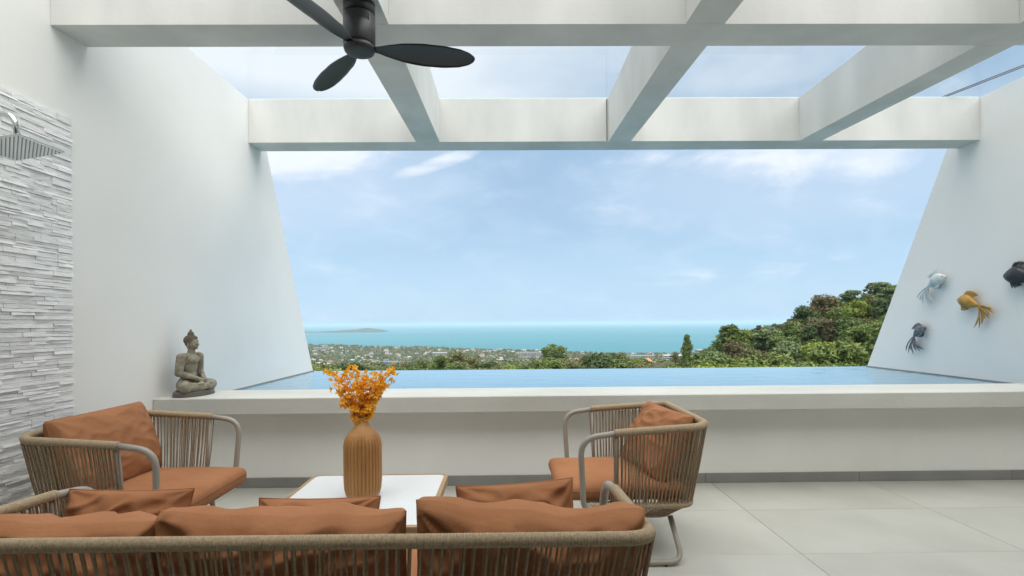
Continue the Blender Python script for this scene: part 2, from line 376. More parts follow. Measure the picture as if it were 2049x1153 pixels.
mb.add(V, [(j*nx+i, j*nx+i+1, (j+1)*nx+i+1, (j+1)*nx+i) for j in range(len(ysn)-1) for i in range(nx-1)], 0, True)
mb.build('ground', M['soil'], kind='structure')
mb = MB(); sxs = axis([(-60000, -6000, 6), (-6000, 6000, 12), (6000, 60000, 6)]); sys_ = axis([(-200, 8000, 20), (8000, 70000, 16)])
mb.add([(x, y, SEA) for y in sys_ for x in sxs], [(j*len(sxs)+i, j*len(sxs)+i+1, (j+1)*len(sxs)+i+1, (j+1)*len(sxs)+i) for j in range(len(sys_)-1) for i in range(len(sxs)-1)])
mb.build('sea', M['sea'], kind='structure')
# island
mb = MB(); gx, gy = 80, 12; V = []
for j in range(gy+1):
    for i in range(gx+1):
        u = i/gx; w = j/gy*2-1; x = -3600 + 1860*u; y = 7300 + w*330
        prof = lerp_tab([(0, 60), (.25, 45), (.33, 22), (.45, 9), (.55, 16), (.7, 34), (.8, 46), (.86, 62), (.92, 50), (.985, 30), (1, 0)], u)
        h = prof*max(0, 1-w*w)**.6*(1+.25*noise.noise(Vector((x*.006, y*.006, 1))))
        V.append((x, y, SEA-1+h))
mb.add(V, [(j*(gx+1)+i, j*(gx+1)+i+1, (j+1)*(gx+1)+i+1, (j+1)*(gx+1)+i) for j in range(gy) for i in range(gx)], 0, True)
mb.build('island', M['islandgreen'], label='low wooded island far out on the turquoise sea at the left', cat='island')

# ------------------------------------------------------------------ terrace shell
LX, RX = -2.80, 5.25
# floor: grout bed and single tiles
fl = MB(); fl.box(LX-.3, RX+.3, -4.5, 4.42, -0.30, -0.006); floor = fl.build('floor', M['grout'], kind='structure')
g = 0.0035; ti = MB(); ti.box(g/2, 1.31-g/2, g/2, .69-g/2, -.03, 0, bev=.0015); tile_me = ti.mesh('tile', M['tile'])
y0 = 4.32-.69
def tile_piece(x0, x1, ya, yb, me=None):
    if me is None:
        b = MB(); b.box(g/2, x1-x0-g/2, g/2, yb-ya-g/2, -.03, 0, bev=.0015); me = b.mesh('tile', M['tile'])
    link('tile', me, floor, (x0, ya, random.uniform(-.0006, .0006)))
xj = [3.01-1.31*k for k in range(5, -3, -1)]
rows = [4.32-.69*k for k in range(0, 9)]
for r_ in range(len(rows)-1):
    ya, yb = rows[r_+1], rows[r_]
    if r_ == 0: yb = 4.295
    for k in range(len(xj)-1):
        a, b = xj[k], xj[k+1]; aa, bb_ = max(a, LX), min(b, RX)
        if bb_-aa < .02: continue
        full = r_ > 0 and aa == a and bb_ == b
        tile_piece(aa, bb_, ya, yb, tile_me if full else None)
# building slab / podium below
b = MB(); b.box(LX-.3, RX+.3, -4.5, 7.2, -6.5, -0.302); b.build('podium_slab', M['plaster'], kind='structure')

# side walls with the slanting outer edge
def side_wall(x0, x1, name, label):
    prof = [(-4.5, -.30), (7.72, -.30), (7.38, .60), (7.38, .68), (6.0, 3.39), (5.79, 3.81), (-4.5, 3.81)]
    prof = [(-4.5, -.30), (7.88, -.30), (5.79, 3.81), (-4.5, 3.81)]
    m_ = MB(); V = [(x0, y, z) for y, z in prof] + [(x1, y, z) for y, z in prof]; n_ = len(prof)
    F = [tuple(range(n_)), tuple(reversed(range(n_, 2*n_)))] + [(i, i+n_, (i+1) % n_+n_, (i+1) % n_) for i in range(n_)]
    m_.add(V, F); me = m_.mesh(name, M['plaster'])
    import bmesh
    bm = bmesh.new(); bm.from_mesh(me); bmesh.ops.recalc_face_normals(bm, faces=bm.faces); bm.to_mesh(me); bm.free()
    return link(name, me, label=label, cat='wall')
lw = side_wall(LX-.25, LX, 'side_wall', 'tall white plaster wall on the left behind the shower and statue, with slanted outer edge')
rw = side_wall(RX, RX+.25, 'side_wall', 'tall white plaster wall on the right carrying the four fish, with slanted outer edge')

# stacked split-stone cladding on the left wall: single strips
random.seed(21)
strips = []; z = 0.002
Y1 = 3.30; Y0 = 0.9
segs = []; yy = Y1
while yy > Y0: w_ = .145; segs.append((yy-w_, yy)); yy -= w_
while z < 2.675:
    hgt = random.choice((.014, .018, .021, .025, .030)); hgt = min(hgt, 2.685-z)
    i = 0; pos = Y1
    while pos > Y0:
        ln = random.choice((.145, .145, .20, .27, .11)); a = max(Y0, pos-ln)
        if hgt > .028 and random.random() < .2:
            q = hgt*random.uniform(.4, .6); strips.append((a, pos, z, z+q)); strips.append((a, pos, z+q, z+hgt))
        else: strips.append((a, pos, z, z+hgt))
        pos = a
    z += hgt
def strip_mesh(mb, a, b, z0, z1, d, tilt):
    """split face: uneven outer face of a stone strip, wall at LX"""
    n_ = max(2, int((b-a)/.035)); V = []; F = []
    for i in range(n_+1):
        y = a+.0006+(b-a-.0012)*i/n_
        dd = d + noise.noise(Vector((y*22, z0*50, 3)))*.006
        zt = z1-.0008 + (noise.noise(Vector((y*30, z1*90, 7)))*.0016 if 0 < i < n_ else 0)
        V += [(LX+.001, y, z0+.0008), (LX+dd+tilt, y, z0+.0012), (LX+dd, y, zt), (LX+.001, y, zt)]
    for i in range(n_):
        o = i*4; F += [(o+1, o+5, o+6, o+2), (o+2, o+6, o+7, o+3), (o, o+4, o+5, o+1)]
    F += [(0, 1, 2, 3), (n_*4+3, n_*4+2, n_*4+1, n_*4)]
    mb.add(V, F)
def strip_size(s_): 
    vis = 1 if (s_[1] > 2.78 and .45 < s_[3]) else 0
    return vis*(s_[1]-max(s_[0], 2.7))*(s_[3]-s_[2])
order = sorted(range(len(strips)), key=lambda i: -strip_size(strips[i]))
picked = set(order[:300]); rest = MB()
for i, (a, b, z0, z1) in enumerate(strips):
    d = random.choice((.014, .0155, .017, .019, .022)) + random.uniform(-.0015, .0015); t_ = random.uniform(-.004, .004)
    if i in picked:
        m1 = MB(); strip_mesh(m1, a, b, z0, z1, d, t_); m1.build('stone', M['stone'], lw)
    else: strip_mesh(rest, a, b, z0, z1, d, t_)
rest.build('stone_cladding', M['stone'], lw, kind='stuff')

# parapet in front of the pool
par = thing('parapet_wall', 'long low grey white parapet with overhanging coping in front of the pool', 'wall', (0, 0, 0))
b = MB(); b.box(LX+.002, RX-.002, 4.262, 4.50, -.006, .640, bev=.004); b.build('wall_face', M['parapet'], par)
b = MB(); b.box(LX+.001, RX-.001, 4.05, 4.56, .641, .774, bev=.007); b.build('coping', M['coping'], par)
k = -1
xs_ = [LX+.004] + [1.655+1.295*i for i in range(-3, 3)] + [RX-.004]
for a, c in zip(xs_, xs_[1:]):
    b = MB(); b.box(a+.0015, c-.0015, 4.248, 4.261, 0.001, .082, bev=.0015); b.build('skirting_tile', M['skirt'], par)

# pool
pool = thing('infinity_pool', 'narrow infinity pool behind the parapet, ending at the overflow edge', 'pool')
b = MB(); b.box(LX+.002, RX-.002, 4.51, 7.30, -.28, -.20); b.build('pool_floor', M['pooltile'], pool)
b = MB(); b.box(LX+.002, RX-.002, 7.30, 7.40, -.28, .672, bev=.004); b.build('overflow_edge', M['pooltile'], pool)
ws = MB(); nxw, nyw = 90, 40; V = []
for j in range(nyw+1):
    for i in range(nxw+1):
        x = LX+.001+(RX-LX-.002)*i/nxw; y = 4.562+(7.395-4.562)*j/nyw
        V.append((x, y, .680 + .0006*noise.noise(Vector((x*2.2, y*3, 0)))))
V += []
ws.add(V, [(j*(nxw+1)+i, j*(nxw+1)+i+1, (j+1)*(nxw+1)+i+1, (j+1)*(nxw+1)+i) for j in range(nyw) for i in range(nxw)], 0, True)
e = [( LX+.001+(RX-LX-.002)*i/nxw, 7.395) for i in range(nxw+1)]
lip = [(x, y, .680) for x, y in e] + [(x, 7.412, .665) for x, y in e] + [(x, 7.414, .0) for x, y in e]
nn = nxw+1
ws.add(lip, [(r_*nn+i, r_*nn+i+1, (r_+1)*nn+i+1, (r_+1)*nn+i) for r_ in (0, 1) for i in range(nxw)], 0, True)
ws.build('pool_water', M['water'], kind='structure')
for s_, X in ((1, LX), (-1, RX)):
    b = MB(); x0, x1 = sorted((X+.001*s_, X+.012*s_)); b.box(x0, x1, 4.565, 7.395, .60, .692); b.build('waterline_trim', M['skirt'], pool)

# ------------------------------------------------------------------ pergola
per = thing('pergola', 'white concrete pergola frame of beams and rafters with glass bays over the terrace', 'pergola')
def under(y): return 3.21 + .052*(y-3.17)
TOP = 3.81
def beam_prism(x0, x1, y0, y1, name, outer=None):
    """beam with a slightly rising underside"""
    b_ = MB(); y1t = outer if outer else y1
    V = [(x0,y0,under(y0)),(x1,y0,under(y0)),(x1,y1,under(y1)),(x0,y1,under(y1)),(x0,y0,TOP),(x1,y0,TOP),(x1,y1t,TOP),(x0,y1t,TOP)]
    b_.add(V, [(0,3,2,1),(4,5,6,7),(0,1,5,4),(1,2,6,5),(2,3,7,6),(3,0,4,7)])
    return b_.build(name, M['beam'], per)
beam_prism(LX+.002, RX-.002, 3.17, 3.45, 'crossbeam')
# front fascia, flat underside, outer face leaning with the walls
b = MB(); y0_, y1_ = 5.58, 5.86
V = [(LX+.002,y0_,3.338),(RX-.002,y0_,3.338),(RX-.002,y1_,3.338),(LX+.002,y1_,3.338),(LX+.002,y0_,TOP),(RX-.002,y0_,TOP),(RX-.002,5.74,TOP),(LX+.002,5.74,TOP)]
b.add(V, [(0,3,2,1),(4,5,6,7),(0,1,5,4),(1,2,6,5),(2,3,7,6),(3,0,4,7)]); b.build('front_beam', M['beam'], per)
RAFT = [(-.975, -.718), (1.13, 1.375), (3.235, 3.485)]
for a, c in RAFT:
    beam_prism(a, c, 3.452, 5.578, 'rafter')
    beam_prism(a, c, 0.502, 3.168, 'rafter')
# unseen roof slab over the door side, added to shade the sofa back
b = MB(); b.box(LX+.002, RX-.002, -4.5, .50, 2.98, TOP, bev=.0); b.build('shading_roof_slab', M['beam'], kind='structure')
b = MB(); b.box(LX+.002, RX-.002, -4.5, -4.3, 0.0, 2.975); b.build('unseen_room_wall', M['roompale'], label='unseen plain room wall added behind the viewer to hold back sky light', cat='wall')  # out of view, put here to stop sky light from behind
# glass panes over each bay
edges = [LX] + [v for r_ in RAFT for v in r_] + [RX]
for i in range(0, len(edges), 2):
    for ya, yb in ((3.44, 5.60), (.52, 3.18)):
        b = MB(); xa, xb = edges[i]+.004, edges[i+1]-.004
        zz = TOP+.004; t = .012
        V = [(xa-.03*(i>0),ya,zz),(xb+.03*(i<6),ya,zz),(xb+.03*(i<6),yb,zz),(xa-.03*(i>0),yb,zz)]
        b.add(V, [(0,1,2,3)])
        b.build('glass_pane', M['glass'], per)
# glazing edge seal along the front beam
for i in range(0, len(edges), 2):
    b = MB(); b.box(edges[i]+.005, edges[i+1]-.005, 5.60, 5.615, TOP+.001, TOP+.014); b.build('glass_edge', M['glassedge'], per)
# hairline crack where the middle rafter meets the front beam
b = MB(); pts = [(1.114 + .004*noise.noise(Vector((0, 0, i*.9))), 5.579, 3.345+.46*i/14) for i in range(15)]
b.tube(pts, .0045, 5); b.build('joint_crack', M['dark'], per)
# thin double cable over the right bay
b = MB()
for d in (0, .035): b.tube([(4.86+d, 5.66+d*.3, 3.835), (5.07+d, 5.36+d, 3.885), (5.62+d, 4.72+d, 4.02)], .0055, 6)
b.build('cable', M['dark'], label='thin black double cable crossing the sky above the right wall', cat='cable')

# ------------------------------------------------------------------ ceiling fan
fan = thing('ceiling_fan', 'black three-blade ceiling fan hanging from the left rafter', 'ceiling fan', (-.835, 2.94, 2.905))
b = MB(); b.lathe([(.075, .292), (.089, .285), (.089, .225), (.084, .222)], 40); b.build('mount_cup', M['black'], fan)
b = MB(); b.lathe([(.082, .221), (.090, .216), (.090, .055), (.084, .045)], 48); body = b.build('motor_housing', M['black'], fan)
for k in range(6):
    a = R(-72+k*6.5); b = MB(); c, s_ = math.cos(a), math.sin(a)
    b.tube([(c*.0905, s_*.0905, .165), (c*.0905, s_*.0905, .195)], .0026, 6); b.build('vent_slot', M['dark'], body)
b = MB(); b.lathe([(.02, .0), (.066, .003), (.083, .012), (.088, .026), (.088, .042)], 48); b.build('hub_cap', M['black'], fan)
def blade_mesh():
    b_ = MB(); n_, mrows = 26, 8; V = []
    prof = [(0, .022), (.06, .030), (.15, .052), (.3, .076), (.5, .088), (.7, .086), (.85, .072), (.94, .050), (.985, .026), (1, .004)]
    for side in (1, -1):
        for i in range(n_+1):
            u = i/n_; u2 = 1-(1-u)**1.6; w_ = lerp_tab(prof, u2); x = .065+.60*u2
            pitch = R(15)*(.4+.6*min(1, u2*2.5))
            for j in range(mrows+1):
                v = j/mrows*2-1; cy = v*w_; camb = .010*(1-v*v) + side*.0035*(1-v*v)**.5
                V.append((x, cy*math.cos(pitch) + .010*math.sin(u2*3), .032 - cy*math.sin(pitch) + camb - .012*u2))
    F = []; Q = (n_+1)*(mrows+1)
    for i in range(n_):
        for j in range(mrows):
            a = i*(mrows+1)+j; F.append((a, a+mrows+1, a+mrows+2, a+1)); F.append((Q+a, Q+a+1, Q+a+mrows+2, Q+a+mrows+1))
    for i in range(n_):
        a = i*(mrows+1); F.append((a, Q+a, Q+a+mrows+1, a+mrows+1)); a += mrows; F.append((a, a+mrows+1, Q+a+mrows+1, Q+a))
    a = n_*(mrows+1)
    for j in range(mrows): F.append((a+j, Q+a+j, Q+a+j+1, a+j+1)); F.append((j, j+1, Q+j+1, Q+j))
    b_.add(V, F, 0, True); return b_.mesh('blade', M['black'])
bm_ = blade_mesh()
for a in (9, 129, 249):
    o = link('blade', bm_, fan); o.rotation_euler = (0, 0, R(a))

# ------------------------------------------------------------------ shower
sh = thing('shower_head', 'square chrome rain shower head on a bent arm against the white stone', 'shower', (-2.292, 2.418, 0))
b = MB(); b.tube(round_path([(-.485, 0, 2.352), (-.012, 0, 2.352), (.0, 0, 2.225)], .07, 8), .0125, 14); b.build('arm', M['chrome'], sh)
b = MB(); b.lathe([(.03, 0), (.03, .008), (.02, .012)], 24, mtx=Matrix.Translation((-.482, 0, 2.352)) @ Matrix.Rotation(R(90), 4, 'Y')); b.build('wall_flange', M['chrome'], sh)
b = MB(); b.lathe([(.016, 2.200), (.020, 2.210), (.020, 2.232), (.014, 2.24)], 20); b.build('swivel', M['chrome'], sh)
b = MB(); b.box(-.12, .12, -.12, .12, -.005, .005, bev=.0025); hd = b.build('plate', M['chrome'], sh, (0, 0, 2.192)); hd.rotation_euler = (0, R(-9), 0)
b = MB()
for i in range(12):
    for j in range(12):
        b.lathe([(.0022, -.0075), (.0028, -.0052)], 8, mtx=Matrix.Translation((-.1045+.019*i, -.1045+.019*j, 0)))
b.build('nozzles', M['dark'], hd, kind='stuff')

# ------------------------------------------------------------------ cushions
def pillow_mesh(name, Wd, Ht, T, seed, pinch=.05, wr=.006, nu=56, nv=44, ex=.42, sag=0.0, lumps=0.0):
    """soft pillow, local X = width, Z = height (0..Ht), Y = thickness; pointed corners, creased"""
    mb_ = MB(); V = []; F = []; S = Vector((seed*7.3, seed*3.1, 0))
    def crease(x, z, side):
        c = 0
        for cx, cz in ((-1, -1), (-1, 1), (1, -1), (1, 1)):
            dx, dz = (x-cx*Wd/2), (z-(.5+cz*.5)*Ht); d = math.hypot(dx, dz); a = math.atan2(dz, dx)
            c += math.sin(a*9 + seed*2+side + cx*2 + 6*noise.noise(Vector((d*3, a, seed))))*math.exp(-d/.16)*1.4
        q = noise.noise(Vector((x*4.5+z*3, z*7-x*2, side*5)) + S) + .6*noise.noise(Vector((x*14+z*8, z*6-x*4, side*3)) + S)
        r_ = 1-abs(noise.noise(Vector((x*7+z*5, z*12-x*4, side*9)) + S))*2
        return wr*(c*.7 + q*1.6 + max(0, r_-.30)*2.0)
    for side in (1, -1):
        for j in range(nv+1):
            for i in range(nu+1):
                u = i/nu*2-1; v = j/nv*2-1; u = math.sin(u*math.pi/2)*.35+u*.65; v = math.sin(v*math.pi/2)*.35+v*.65
                x = Wd/2*u*(1-pinch*(1-v*v)); z = Ht/2*v*(1-pinch*(1-u*u)*1.1)+Ht/2
                f = ((1-u*u)**ex)*((1-v*v)**ex)
                t_ = T/2*f + crease(x, z, side)*min(1, f*1.5)
                if lumps: z += lumps*noise.noise(Vector((x*5, seed, 2)))*(.5+.5*v)
                z -= sag*(1-u*u)*(.5+.5*v)
                V.append((x, side*t_ + .004*side*0, z))
    N = (nu+1)*(nv+1)
    for j in range(nv):
        for i in range(nu):
            a = j*(nu+1)+i; F.append((a, a+nu+1, a+nu+2, a+1)); F.append((N+a, N+a+1, N+a+nu+2, N+a+nu+1))
    mb_.add(V, F, 0, True)
    ring = [i for i in range(nu+1)] + [j*(nu+1)+nu for j in range(1, nv+1)] + [nv*(nu+1)+i for i in range(nu-1, -1, -1)] + [j*(nu+1) for j in range(nv-1, 0, -1)]
    pts = [Vector((V[i][0], 0, V[i][2])) for i in ring]; pts.append(pts[0])
    return mb_.mesh(name, M['fabric']), pts
def pillow(name, Wd, Ht, T, seed, parent, loc, rot, pipe=True, **kw):
    me, pts = pillow_mesh(name, Wd, Ht, T, seed, **kw)
    o = link(name, me, parent, loc); o.rotation_euler = rot
    if pipe: b_ = MB(); b_.tube(pts, .0028, 6, caps=False); b_.build('piping', M['fabric'], o)
    return o
def slab_cushion(name, x0, x1, y0, y1, z0, z1, seed, parent, r=.05, crown=.018, wr=.0035):
    mb_ = MB(); cx, cy, cz = (x0+x1)/2, (y0+y1)/2, (z0+z1)/2; hx, hy, hz = (x1-x0)/2, (y1-y0)/2, (z1-z0)/2
    def P(p):
        p = Vector(p); q = Vector((max(-hx+r, min(hx-r, p.x)), max(-hy+r, min(hy-r, p.y)), max(-hz+r, min(hz-r, p.z)))); d = p-q
        if d.length > 0: p = q + d.normalized()*r
        a = (1-(p.x/hx)**2)*(1-(p.y/hy)**2)
        p.z += crown*max(0, a)*(1 if p.z > 0 else -.3)
        w_ = wr*noise.noise(Vector((p.x*5, p.y*9, seed))) + wr*.8*max(0, .6-abs(noise.noise(Vector((p.x*9+p.y*3, p.y*5, seed+4))))*3)
        p += p.normalized()*w_
        return (p.x+cx, p.y+cy, p.z+cz)
    nA, nB, nC = 34, 34, 12
    def face(o, ua, va, nu, nv):
        V = [P(Vector(o)+Vector(ua)*(i/nu)+Vector(va)*(j/nv)) for j in range(nv+1) for i in range(nu+1)]
        mb_.add(V, [(j*(nu+1)+i, j*(nu+1)+i+1, (j+1)*(nu+1)+i+1, (j+1)*(nu+1)+i) for j in range(nv) for i in range(nu)], 0, True)
    face((-hx,-hy,hz), (2*hx,0,0), (0,2*hy,0), nA, nB); face((-hx,-hy,-hz), (0,2*hy,0), (2*hx,0,0), nB, nA)
    face((-hx,-hy,-hz), (2*hx,0,0), (0,0,2*hz), nA, nC); face((hx,hy,-hz), (-2*hx,0,0), (0,0,2*hz), nA, nC)
    face((hx,-hy,-hz), (0,2*hy,0), (0,0,2*hz), nB, nC); face((-hx,hy,-hz), (0,-2*hy,0), (0,0,2*hz), nB, nC)
    o = mb_.build(name, M['fabric'], parent)
    for zs in (1,):
        pts = []
        for px_, py_ in ((hx,-hy+r),(hx,hy-r),(hx-r,hy),(-hx+r,hy),(-hx,hy-r),(-hx,-hy+r),(-hx+r,-hy),(hx-r,-hy),(hx,-hy+r)):
            pts.append(Vector((cx+px_*1.0, cy+py_*1.0, cz+hz*.25)))
        b_ = MB(); b_.tube(pts, .003, 5, caps=False); b_.build('seam', M['seam'], o)
    return o

# ------------------------------------------------------------------ rope furniture
def wrapped_rail(pts, r, parent, name='rope_rail', pitch=.0085, seg=12):
    P = resample([Vector(p) for p in pts], pitch/4)
    prof = (1.0, 1.055, 1.07, 1.04)
    b_ = MB(); b_.tube(P, r, seg, rf=lambda i: prof[i % 4]*(1+.02*noise.noise(Vector((i*.11, 0, 0)))))
    return b_.build(name, M['rope'], parent)
def rail_point(P, s):
    f = s*(len(P)-1); i = min(int(f), len(P)-2); return P[i].lerp(P[i+1], f-i)
def rope_seat(name, label, cat, loc, rz, Wd, Dp, za, zb, group=None, pitch=.0225, zlow=.32, zbot=.225, inset=.055, rr=.021):
    """open-sided rope lounge: local +X is the front; Wd along Y, Dp along X"""
    t = thing(name, label, cat, loc, rz, group)
    hx, hy = Dp/2, Wd/2; xb = -hx; xf = hx; post = hx-.20; R_ = rr
    # tube frames: front leg up into the arm
    for s in (1, -1):
        y = s*hy
        path = round_path([(xf-.10, s*(hy-.05), zlow-.02), (xf-.02, s*(hy-.03), zlow), (xf+.0, y-s*.0, za-.03), (post-.02, y, za+.002)], [.05, .10], 9)
        path = path[0:]
        b_ = MB(); b_.tube(path, .0165, 12); b_.build('arm_tube', M['frame'], t)
        b_ = MB(); b_.tube([(post, y, za), (post, s*(hy-inset), zlow)], .0115, 10); b_.build('side_post', M['frame'], t)
        # sled leg
        lg = round_path([(xb+.17, s*(hy-.15), zbot+.0), (xb+.145, s*(hy-.01), .022), (xf-.17, s*(hy-.01), .022), (xf-.14, s*(hy-.10), zlow-.03)], [.075, .075], 9)
        b_ = MB(); b_.tube(lg, .0155, 12); leg = b_.build('leg', M['frame'], t)
        for xx in (xb+.24, xf-.26):
            b_ = MB(); b_.lathe([(.010, .0), (.012, .004), (.010, .012)], 12, mtx=Matrix.Translation((xx, s*(hy-.01), 0))); b_.build('foot', M['dark'], leg)
    top = round_path([(post+.01, -hy, za), (xb+.05, -hy, zb-.01), (xb, -hy+.05, zb), (xb, hy-.05, zb), (xb+.05, hy, zb-.01), (post+.01, hy, za)], [.10, .10, .10, .10], 7)
    top = resample(top, .01)
    i_ = inset
    low = resample(round_path([(xf-.03, -hy+i_, zlow), (xb+i_, -hy+i_, zlow), (xb+i_, hy-i_, zlow), (xf-.03, hy-i_, zlow)], [.12, .12], 8), .01)
    j_ = i_+.10
    bot = resample(round_path([(post, -hy+j_, zbot), (xb+j_, -hy+j_, zbot), (xb+j_, hy-j_, zbot), (post, hy-j_, zbot)], [.10, .10], 8), .01)
    wrapped_rail(top, R_, t); wrapped_rail(low, .0175, t, 'lower_rope_rail')
    b_ = MB(); b_.tube(bot, .012, 10); b_.build('under_frame', M['frame'], t)
    b_ = MB()
    for yy in (-.4, 0, .4): b_.tube([(xb+j_, yy*Wd*.6, zbot+.02), (xf-.06, yy*Wd*.6, zlow-.02)], .010, 8)
    b_.tube([(xf-.05, -hy+.03, zlow-.005), (xf-.05, hy-.03, zlow-.005)], .0125, 10)
    b_.build('seat_support', M['frame'], t)
    L = sum((a-b2).length for a, b2 in zip(top, top[1:])); n_ = int(L/pitch)
    # the lower rail starts where the post meets it
    lowB = [p for p in low if p.x <= post+.005]; st = MB()
    for k in range(n_+1):
        s = min(1, max(0, (k + (random.uniform(-.14, .14) if 0 < k < n_ else 0))/n_)); a = rail_point(top, s); c = rail_point(lowB, s); d = rail_point(bot, s)
        nrm = Vector((a.x-0, a.y, 0)).normalized()
        for off, rs in ((R_*.85, .0038), (-R_*.7, .0035)):
            jx = random.uniform(-.0025, .0025)
            sh_ = .5*pitch/L if off < 0 else 0
            a2 = rail_point(top, min(1, s+sh_)); c2 = rail_point(lowB, min(1, s+sh_*(.2)))
            st.tube([a2+nrm*off, a2.lerp(c2, .5)+nrm*off*.9+Vector((jx, jx, 0)), c2+nrm*off*.6], rs, 5, caps=False)
        st.tube([c+nrm*.012, d+nrm*.006+Vector((0, 0, -.004))], .0042, 5, caps=False)
    st.build('rope_strands', M['strand'], t, kind='stuff')
    return t
def finish_chair(t, seed, cushion):
    slab_cushion('seat_cushion', -.26, .475, -.355, .355, .305, .428, seed, t, r=.05, crown=.012)
    return cushion(t)
CY = .40
ch_r = rope_seat('lounge_chair', 'rope lounge chair on the right facing left, with one slouched terracotta back cushion', 'armchair', (.755, 3.20, 0), R(180), .80, .71, .74, .78, 'rope lounge chairs either side of the table')
slab_cushion('seat_cushion', -.265, .475, -.325, .325, .335, .425, 3, ch_r, r=.042)
pillow('back_cushion', .60, .435, .20, 5, ch_r, (-.085, -.01, .412), (0, 0, 0), pinch=.03, wr=.009, ex=.36).rotation_euler = (R(-27), 0, R(99))
ch_l = rope_seat('lounge_chair', 'rope lounge chair on the left facing right, its big terracotta cushion near the shower', 'armchair', (-2.15, 3.03, 0), 0, .82, .71, .74, .78, 'rope lounge chairs either side of the table')
slab_cushion('seat_cushion', -.265, .455, -.335, .335, .32, .43, 9, ch_l, r=.048)
pillow('back_cushion', .69, .455, .21, 8, ch_l, (-.145, .015, .415), (0, 0, 0), pinch=.008, wr=.005, ex=.30).rotation_euler = (R(17), 0, R(-90))

SW = 2.03
sofa = rope_seat('sofa', 'three-seat rope sofa in the foreground seen from behind, with terracotta cushions', 'sofa', (-.625, 1.695, 0), R(90), SW, .71, .74, .78, pitch=.0285, rr=.0185)
for i in range(3):
    w3 = (SW-.14)/3; a = -(SW-.14)/2+w3*i
    slab_cushion('seat_cushion', -.27, .43, a+.004, a+w3-.004, .305, .43, 20+i, sofa)
# local +Y of the sofa is world -X: back cushions (left, middle, right)
for i, (yc, wd, top, rot, seed) in enumerate(((.70, .655, .803, .5, 31), (.018, .70, .818, .6, 32), (-.668, .655, .830, 3.0, 37))):
    o = pillow('back_cushion', wd, top-.40, .20, seed, sofa, (-.155, yc, .41), (0, 0, 0), pipe=False, pinch=.02, wr=.015, ex=.30, sag=.008, lumps=.035)
    o.rotation_euler = (R(12), R(rot), R(-90))
# throw pillows standing in front of them (separate things that rest on the sofa)
thr = [(-1.405, 1.84, .44, .742, 1.5, 51, 'terracotta throw pillow at the left end of the sofa, nearest the left armrest'),
       (-.70, 1.84, .44, .705, 1, 52, 'terracotta throw pillow in the middle of the sofa, before the vase and table'),
       (.045, 1.84, .44, .752, -2.5, 53, 'terracotta throw pillow at the right end of the sofa, before the right chair')]
for x, y, wd, zt, rot, seed, lab in thr:
    o = pillow('throw_pillow', wd, zt-.415, .13, seed, None, (x, y, .425), (R(-14), R(rot), R(4)), pinch=.045, wr=.012, ex=.42, sag=.0)
    tag(o, lab, 'pillow', 'throw pillows on the sofa')

# ------------------------------------------------------------------ coffee table
tb = thing('coffee_table', 'square low table with white top and rounded teak edge between the seats', 'table', (-.815, 2.87, 0))
def rr_outline(h, r, n=6):
    P = []
    for cx, cy, a0 in ((h-r, h-r, 0), (-h+r, h-r, 90), (-h+r, -h+r, 180), (h-r, -h+r, 270)):
        for k in range(n+1): a = R(a0+90*k/n); P.append((cx+r*math.cos(a), cy+r*math.sin(a)))
    return P
o1 = rr_outline(.408, .035); m_ = len(o1); b = MB()
b.add([(x, y, .370) for x, y in o1]+[(x, y, .381) for x, y in o1], [tuple(range(m_, 2*m_)), tuple(reversed(range(m_)))]+[(i, (i+1) % m_, (i+1) % m_+m_, i+m_) for i in range(m_)])
b.build('table_top', M['tabletop'], tb)
b = MB(); A = rr_outline(.4095, .036); B_ = rr_outline(.432, .058)
lv = [(A, .3805), (A, .383), (B_, .380), (B_, .335), (A, .335)]; V = []
for o_, z_ in lv: V += [(x, y, z_) for x, y in o_]
b.add(V, [(q*m_+i, q*m_+(i+1) % m_, ((q+1) % 5)*m_+(i+1) % m_, ((q+1) % 5)*m_+i) for q in range(5) for i in range(m_)], 0, False)
b.build('edge_frame', M['teak'], tb)
for sx_ in (1, -1):
    for sy_ in (1, -1):
        b = MB(); b.tube([(sx_*.36, sy_*.36, .345), (sx_*.385, sy_*.385, 0)], [.019, .014], 12); b.build('leg', M['frame'], tb)
b = MB(); b.box(-.36, .36, -.36, .36, .345, .369); b.build('under_panel', M['frame'], tb)

# ------------------------------------------------------------------ vase and flowers
VX, VY, VZ = -.818, 2.885, .3812
vprof = [(.068, 0), (.082, .004), (.094, .018), (.101, .045), (.1045, .085), (.105, .14), (.105, .285), (.1025, .307), (.095, .332), (.082, .354), (.065, .373), (.049, .389), (.037, .404), (.0295, .420), (.027, .434), (.028, .444), (.0235, .4445), (.021, .42)]
pp = []
for (r0, z0), (r1, z1) in zip(vprof, vprof[1:]):
    for q in range(3): pp.append((r0+(r1-r0)*q/3, z0+(z1-z0)*q/3))
pp.append(vprof[-1])
b = MB()
def flute(a, z):
    amt = .042*sstep(.02, .05, z)*(1-sstep(.34, .425, z))
    return 1 - amt*(1-abs(math.sin(a*16)))**1.5*1.6
b.lathe(pp, 320, rmod=flute); va = b.build('vase', M['vase'], None, (VX, VY, VZ), label='tall fluted honey brown wooden bottle vase on the white table', cat='vase')
fw = thing('flower_spray', 'spray of small bright orange flowers standing in the fluted vase', 'flowers', (VX, VY, VZ+.425))
random.seed(5)
fl = MB()
